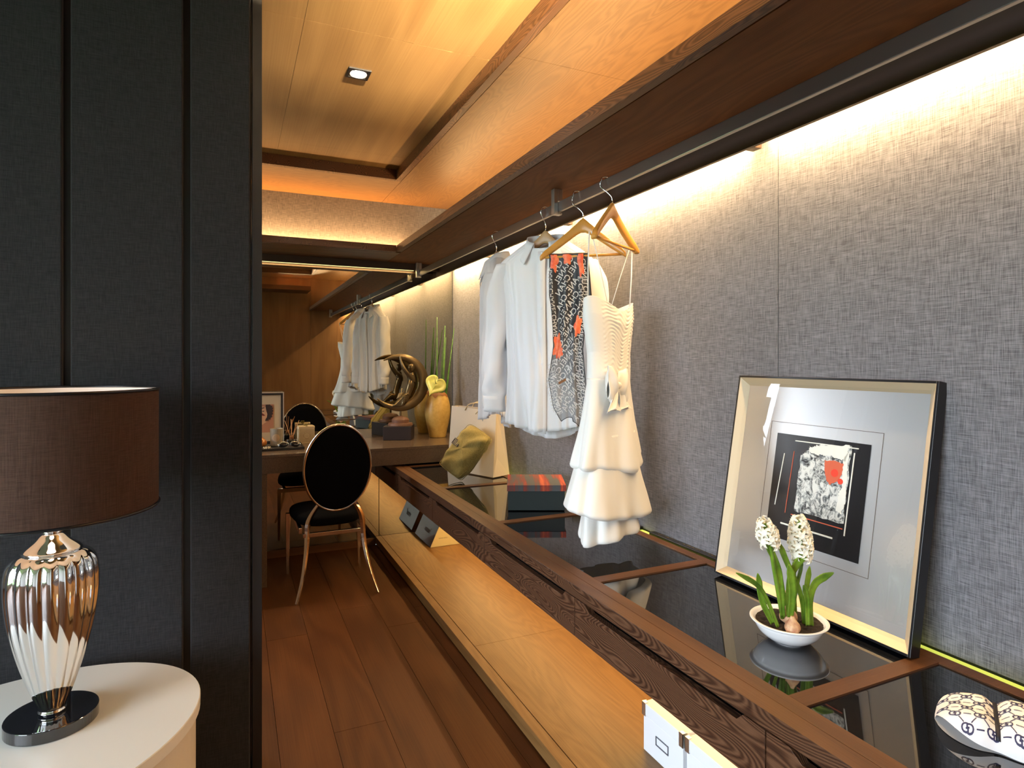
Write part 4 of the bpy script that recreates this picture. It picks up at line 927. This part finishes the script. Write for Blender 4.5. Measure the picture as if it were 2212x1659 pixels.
def artpoly(name, poly, mat, h=.0018, jit=0):
    rg = random.Random(len(poly)); out = []
    for k, (a, b_) in enumerate(poly):
        c, d = poly[(k + 1) % len(poly)]; n_ = 10 if jit else 1
        for j in range(n_): out.append((lerp(a, c, j/n_) + rg.uniform(-jit, jit), lerp(b_, d, j/n_) + rg.uniform(-jit, jit)))
    MB().prism(out, AP, dd_ - h, dd_ - .0011).build(name, mat, art)
artpoly('painted_square', [(.243, .246), (.395, .246), (.395, .445), (.30, .440), (.262, .415), (.246, .40)], M['paint'], jit=.003)
artpoly('white_stroke', [(.270, .428), (.300, .434), (.388, .447), (.384, .405), (.372, .408), (.330, .414), (.30, .410), (.272, .415)], M['paintwhite'], .0022, .0025)
artpoly('white_stroke', [(.376, .41), (.389, .43), (.395, .30), (.386, .268), (.372, .275), (.374, .32), (.381, .34)], M['paintwhite'], .0022, .002)
artpoly('coral_patch', [(.322, .398), (.35, .402), (.378, .397), (.377, .37), (.366, .350), (.345, .338), (.336, .345), (.326, .37)], M['coral'], .0026, .0012)
for (a, b_, r_) in ((.356, .370, .0105), (.375, .351, .0075)):
    artpoly('red_dot', [(a + r_*math.cos(2*PI*k/16), b_ + r_*math.sin(2*PI*k/16)) for k in range(16)], M['redpaint'], .0030)
for (p, q, wd_, mt) in (((.222, .440), (.415, .442), .0014, 'paintwhite'), ((.405, .43), (.402, .217), .0016, 'paintwhite'), ((.236, .235), (.395, .233), .0012, 'coral'), ((.205, .204), (.370, .203), .0022, 'paintwhite'), ((.190, .40), (.178, .25), .0012, 'paintwhite'), ((.222, .41), (.216, .235), .0008, 'coral')):
    p_ = Vector((*p, 0)); q_ = Vector((*q, 0)); n_ = Vector((-(q_ - p_).y, (q_ - p_).x, 0)).normalized() * wd_
    artpoly('painted_line', [tuple((p_ + n_)[:2]), tuple((q_ + n_)[:2]), tuple((q_ - n_)[:2]), tuple((p_ - n_)[:2])], M[mt], .0021)
tag(MB().add([AP(i_ * .7, i_ * .7, .014), AP(SQ - i_*.7, i_*.7, .014), AP(SQ - i_*.7, TQ - i_*.7, .014), AP(i_*.7, TQ - i_*.7, .014)], [(0,1,2,3)]).build('glazing', M['glass'], art), 'clear glazing over the silver mat')

# hyacinth bowl
HX, HY = 1.205, 1.052
hb = thing('hyacinth_bowl', 'white bowl of soil with two white hyacinths in front of the framed art', 'plant', (HX, HY, .6345))
MB().lathe((HX, HY, .6345), dense([(.032, 0), (.034, .003), (.050, .008), (.067, .022), (.077, .038), (.080, .045), (.087, .049), (.0865, .052), (.080, .051), (.074, .045), (.060, .032), (.0001, .026)], 60), 64).build('bowl', M['porcelain'], hb, smooth=True)
def soil(a, b_):
    q = 2*PI*a; r = .0755 * b_; x = r * math.cos(q); y = r * math.sin(q)
    return (HX + x, HY + y, .6345 + .045 + .006 * (1 - b_) + .006 * noise.noise((x * 90, y * 90, 1)) * min(1, (1.02 - b_) * 6))
MB().grid(soil, 90, 26, True).build('soil', M['soil'], hb, smooth=True)
blb = [(.0001, 0), (.012, .002), (.017, .010), (.015, .020), (.008, .030), (.004, .038)]
MB().lathe((1.163, 1.005, .678), dense(blb, 20), 20, rf=lambda q, z: 1 + .05 * math.sin(7*q)).build('bulb', M['bulb'], hb, smooth=True)
MB().lathe((1.190, 1.040, .684), dense([(r*1.15, z*1.1) for r, z in blb], 20), 20, rf=lambda q, z: 1 + .06 * math.sin(6*q)).build('bulb', M['bulb'], hb, smooth=True)
def leafblade(pts, w_, tw_=0.0):
    P = smooth_path(pts, 22); n = len(P); mb = MB(); vs_ = []
    for i, p in enumerate(P):
        t = (P[min(i+1, n-1)] - P[max(i-1, 0)]).normalized(); a = t.cross(Vector((-.35, -.93, .1))); a = a.normalized()
        b_ = a.cross(t); k = i / (n - 1); ww = w_ * (1 - .35 * (1 - k)) * min(1, (1 - k) * 4.5 + .12)
        for s_ in (-1, -.5, 0, .5, 1): vs_.append(p + a * ww * s_ + b_ * (.35 * ww * (abs(s_))**1.5) * (1 if b_.y < 0 else -1))
    fs = [(i*5+j, i*5+j+1, (i+1)*5+j+1, (i+1)*5+j) for i in range(n-1) for j in range(4)]
    mb.add(vs_, fs); mb.build('leaf', M['leaf'], hb, smooth=True, solid=.0012)
LV = [([(1.145, 1.03, .685), (1.108, 1.03, .758), (1.075, 1.03, .796), (1.017, 1.03, .829)], .0060),
      ([(1.150, 1.05, .685), (1.126, 1.06, .74), (1.124, 1.07, .80)], .0085),
      ([(1.166, 1.015, .71), (1.170, 1.012, .77), (1.168, 1.02, .830)], .0105),
      ([(1.160, 1.03, .705), (1.151, 1.03, .80), (1.130, 1.03, .850), (1.104, 1.03, .888)], .0085),
      ([(1.178, 1.03, .705), (1.186, 1.03, .80), (1.236, 1.02, .858)], .0100),
      ([(1.218, 1.02, .680), (1.206, 1.02, .754), (1.170, 1.03, .836), (1.145, 1.03, .885)], .0075),
      ([(1.228, 1.01, .680), (1.224, 1.01, .742), (1.245, 1.01, .781), (1.293, 1.00, .799)], .0100),
      ([(1.236, 1.03, .680), (1.248, 1.04, .747), (1.273, 1.05, .802)], .0075),
      ([(1.196, 1.05, .69), (1.190, 1.07, .80), (1.170, 1.08, .85)], .0080),
      ([(1.224, 1.05, .69), (1.243, 1.07, .80), (1.280, 1.08, .845)], .0065),
      ([(1.205, 1.0, .69), (1.198, .995, .75), (1.18, .99, .79)], .0075)]
for p, w_ in LV: leafblade(p, w_)
def floret(c, n_, s_):
    m = MB(); n_ = n_.normalized(); a = n_.cross(Vector((0, 0, 1))).normalized(); b_ = a.cross(n_)
    for k in range(6):
        q = 2*PI*k/6; d = a * math.cos(q) + b_ * math.sin(q); e = a * -math.sin(q) + b_ * math.cos(q)
        m.add([c + n_ * .0015, c + d * s_ * .40 + e * s_ * .26 + n_ * s_ * .20, c + d * s_ * .85 + e * s_ * .22 + n_ * s_ * .15, c + d * s_ * 1.15 - n_ * s_ * .35, c + d * s_ * .85 - e * s_ * .22 + n_ * s_ * .15, c + d * s_ * .40 - e * s_ * .26 + n_ * s_ * .20], [(0, 1, 2, 3, 4, 5)])
    m.tube([c - n_ * s_ * .9, c + n_ * .001], [s_ * .22, s_ * .30], 6); return m
rg = random.Random(5)
for (base, top0, top1, nfl, rr) in (((1.165, 1.035, .70), (1.121, 1.03, .873), (1.103, 1.03, .930), 20, .0195), ((1.200, 1.04, .70), (1.228, 1.035, .826), (1.212, 1.03, .925), 32, .0225)):
    stk = MB().tube(smooth_path([base, lerp(Vector(base), Vector(top0), .6) + Vector((.0, 0, 0)), top0, top1], 14), .0045, 8).build('flower_stalk', M['leaf'], hb, smooth=True)
    t0_, t1_ = Vector(top0), Vector(top1)
    for k in range(nfl):
        f = (k + .5) / nfl; q = k * 2.39996; ax = lerp(t0_, t1_, f); r_ = rr * (.55 + .6 * math.sin(PI * (f * .85 + .12)))
        d = Vector((math.cos(q), math.sin(q), .15 + .9 * max(0, f - .8) * 3)); c = ax + d.normalized() * r_
        floret(c, d, .0128 + rg.uniform(-.001, .0015)).build('floret', M['petal'], stk, smooth=False)

# fabric pouch
pc = Vector((1.262, .592, .6345)); pu = Vector((.50, -.866, 0)); pv = Vector((.866, .50, 0))
po = thing('patterned_pouch', 'white cloth pouch with linked letter pattern and black elastic near the counter end', 'pouch', (1.262, .592, .6345))
def pz(a, b_):
    u = abs(a) / .138; v_ = abs(b_) / .078; e = max(0, 1 - u**3.2) ** .5 * max(0, 1 - v_**2.6) ** .5
    pin = 1 - .30 * math.exp(-((a + .048) / .012) ** 2)
    return .0015 + .050 * e * pin + .0035 * noise.noise((a * 26, b_ * 26, 2)) * e + .003 * e * math.sin(b_ * 60 + a * 20)
def PS(a, b_, o=0):
    wv = 1 - .10 * math.exp(-((a + .048) / .02) ** 2)
    tp = 1 - .25 * max(0, (-a - .07) / .068) ** 2
    return pc + pu * a + pv * b_ * wv * tp + Vector((0, 0, pz(a, b_) + o))
def pg(a, b_):
    x = lerp(-.138, .138, a); y = lerp(-.078, .078, b_) * max(0.02, 1 - (abs(x)/.138)**6) ** .5; return PS(x, y)
MB().grid(pg, 90, 60).grid(lambda a, b_: Vector((*pg(a, b_)[:2], pc.z + .0006)), 50, 20).build('pouch_body', plain('pouch_cotton', (.78,.77,.78), .8), po, smooth=True)
pr_ = MB(); g_ = .036
inside = lambda a, b_: abs(a) < .133 and abs(b_) < .074 * max(0.02, 1 - (abs(a)/.138)**6) ** .5
PSo = lambda a, b_: PS(a, b_, .0008)
def strip(p, q, wd_):
    n = 8; px_, py_ = q[0] - p[0], q[1] - p[1]; L = math.hypot(px_, py_); nx, ny = -py_ / L * wd_, px_ / L * wd_
    vs_ = []
    for k in range(n + 1):
        x = p[0] + px_*k/n; y = p[1] + py_*k/n; vs_ += [PSo(x + nx, y + ny), PSo(x - nx, y - ny)]
    pr_.add(vs_, [(2*k, 2*k+1, 2*k+3, 2*k+2) for k in range(n)])
for i in range(-5, 6):
    for j in range(-4, 5):
        a = i * g_ + (g_ / 2 if j % 2 else 0); b_ = j * g_ * .62
        if not inside(a, b_): continue
        letters(pr_, 'G', PSo, a - .0066 - .0036, b_ - .0052, .0165, 0, False, .02)
        letters(pr_, 'G', lambda x, y, a=a, b_=b_: PSo(2*a - x, 2*b_ - y), a - .0066 - .0036, b_ - .0052, .0165, 0, False, .02)
        for (da_, db_) in ((g_/2, g_*.62), (g_/2, -g_*.62), ):
            c_ = (a + da_, b_ + db_)
            if inside(*c_): strip((a + da_*.30, b_ + db_*.30), (a + da_*.70, b_ + db_*.70), .0008)
        if inside(a + g_, b_): strip((a + .0125, b_), (a + g_ - .0125, b_), .0008)
tag(pr_.build('letter_pattern', M['navy'], po), 'navy linked letter G print')
MB().tube([PS(-.048, lerp(-.072, .072, k / 30), .0015) for k in range(31)], .0035, 6, flat=.6).build('elastic_band', M['strapblack'], po, smooth=True)

# ------------------------------------------------------------------ objects on the platform
sgn = thing('triangular_display_sign', 'brown triangular prism sign with a cream end lying on the wooden platform', 'sign', (1.29, 4.1, .0605))
tri = [(1.187, .0605), (1.397, .0605), (1.250, .198)]
MB().prism(tri, lambda a, b_, h: (a, h, b_), 3.918, 4.290).build('prism_body', M['brown_gloss'], sgn, bevel=.0008)
MB().prism([(1.1885, .0615), (1.395, .0615), (1.2502, .1965)], lambda a, b_, h: (a, h, b_), 3.9150, 3.9178).build('end_face', M['cream_em'], sgn)
e0 = Vector((1.187, 0, .0605)); e1 = (Vector((1.250, 0, .198)) - e0).normalized(); en = Vector((-e1.z, 0, e1.x))
def SG(a, b_): return e0 + e1 * b_ + Vector((0, -a, 0)) + en * .0012
lt = MB(); letters(lt, 'tittot', SG, -4.145, .066, .050, 0, False, .01)
rr_ = [(-4.025 + .014 * math.cos(2*PI*k/24), .098 + .014 * math.sin(2*PI*k/24)) for k in range(24)]
lt.build('sign_lettering', M['ink'], sgn)
m = MB(); m.add([SG(*p) for p in rr_] + [SG(-4.025 + (p[0] + 4.025) * .85, .098 + (p[1] - .098) * .85) for p in rr_], [(k, (k+1) % 24, 24 + (k+1) % 24, 24 + k) for k in range(24)]).add([SG(-4.025 + .005*math.cos(2*PI*k/12), .098 + .005*math.sin(2*PI*k/12)) for k in range(12)], [tuple(range(12))])
m.build('round_mark', plain('mark_tan', (.34,.17,.10), .5), sgn)
lt = MB(); letters(lt, 'www.titto', lambda a, b_: Vector((a, 3.9145, b_)), 1.245, .112, .014, 0, False, 0); lt.build('web_lettering', plain('web_grey', (.42,.36,.22), .6), sgn)

def wbox(label, y1, y0):
    t = thing('storage_box', label, 'box', (1.29, (y0 + y1) / 2, .0605), group='white storage boxes on the platform')
    x0, x1 = 1.190, 1.40
    MB().box(x0 + .002, x1, y0 + .002, y1 - .002, .0605, .175).build('box_body', M['card_white'], t, bevel=.002)
    MB().box(x0, x1 + .002, y0, y1, .1757, .212).build('lid', M['card_white'], t, bevel=.002)
    for yy in (y0, y1):
        s_ = 1 if yy == y1 else -1
        cnr = MB(); cnr.box(x0 - .0015, x0, *sorted((yy + s_*.0015, yy - s_*.016)), .172, .2135).box(x0 - .0015, x0 + .016, *sorted((yy, yy + s_*.0015)), .172, .2135).box(x0 - .0015, x0 + .012, *sorted((yy + s_*.0015, yy - s_*.014)), .2125, .2140)
        cnr.build('metal_corner', M['nickel'], t)
    yc = (y0 + y1) / 2; f = MB()
    a, b_ = yc - .030, yc + .030
    f.box(x0 - .0008, x0 + .002, a, b_, .110, .1125).box(x0 - .0008, x0 + .002, a, b_, .1355, .138).box(x0 - .0008, x0 + .002, a, a + .0025, .1125, .1355).box(x0 - .0008, x0 + .002, b_ - .0025, b_, .1125, .1355)
    f.build('label_holder', plain('holder_grey', (.16,.17,.20), .4, .6), t)
wbox('white card storage box with metal corners, the one wholly in view', 1.604, 1.412)
wbox('white card storage box cut off by the bottom edge of the photo', 1.400, 1.208)

# added ledge behind the camera; its lip cuts the ceiling lamp to a shadow line
hd = thing('added_light_ledge', None, None, (.62, 0, 2.1), kind='structure')
MB().box(.305, .92, -.118, .278, 2.225, 2.24).build('added_ledge_board', M['shelfx'], hd)
MB().box(.305, .92, .2785, .29, 2.225, 2.281).build('added_ledge_lip', M['shelfx'], hd)

for o in list(bpy.data.objects):
    if '_o' in o: del o['_o']
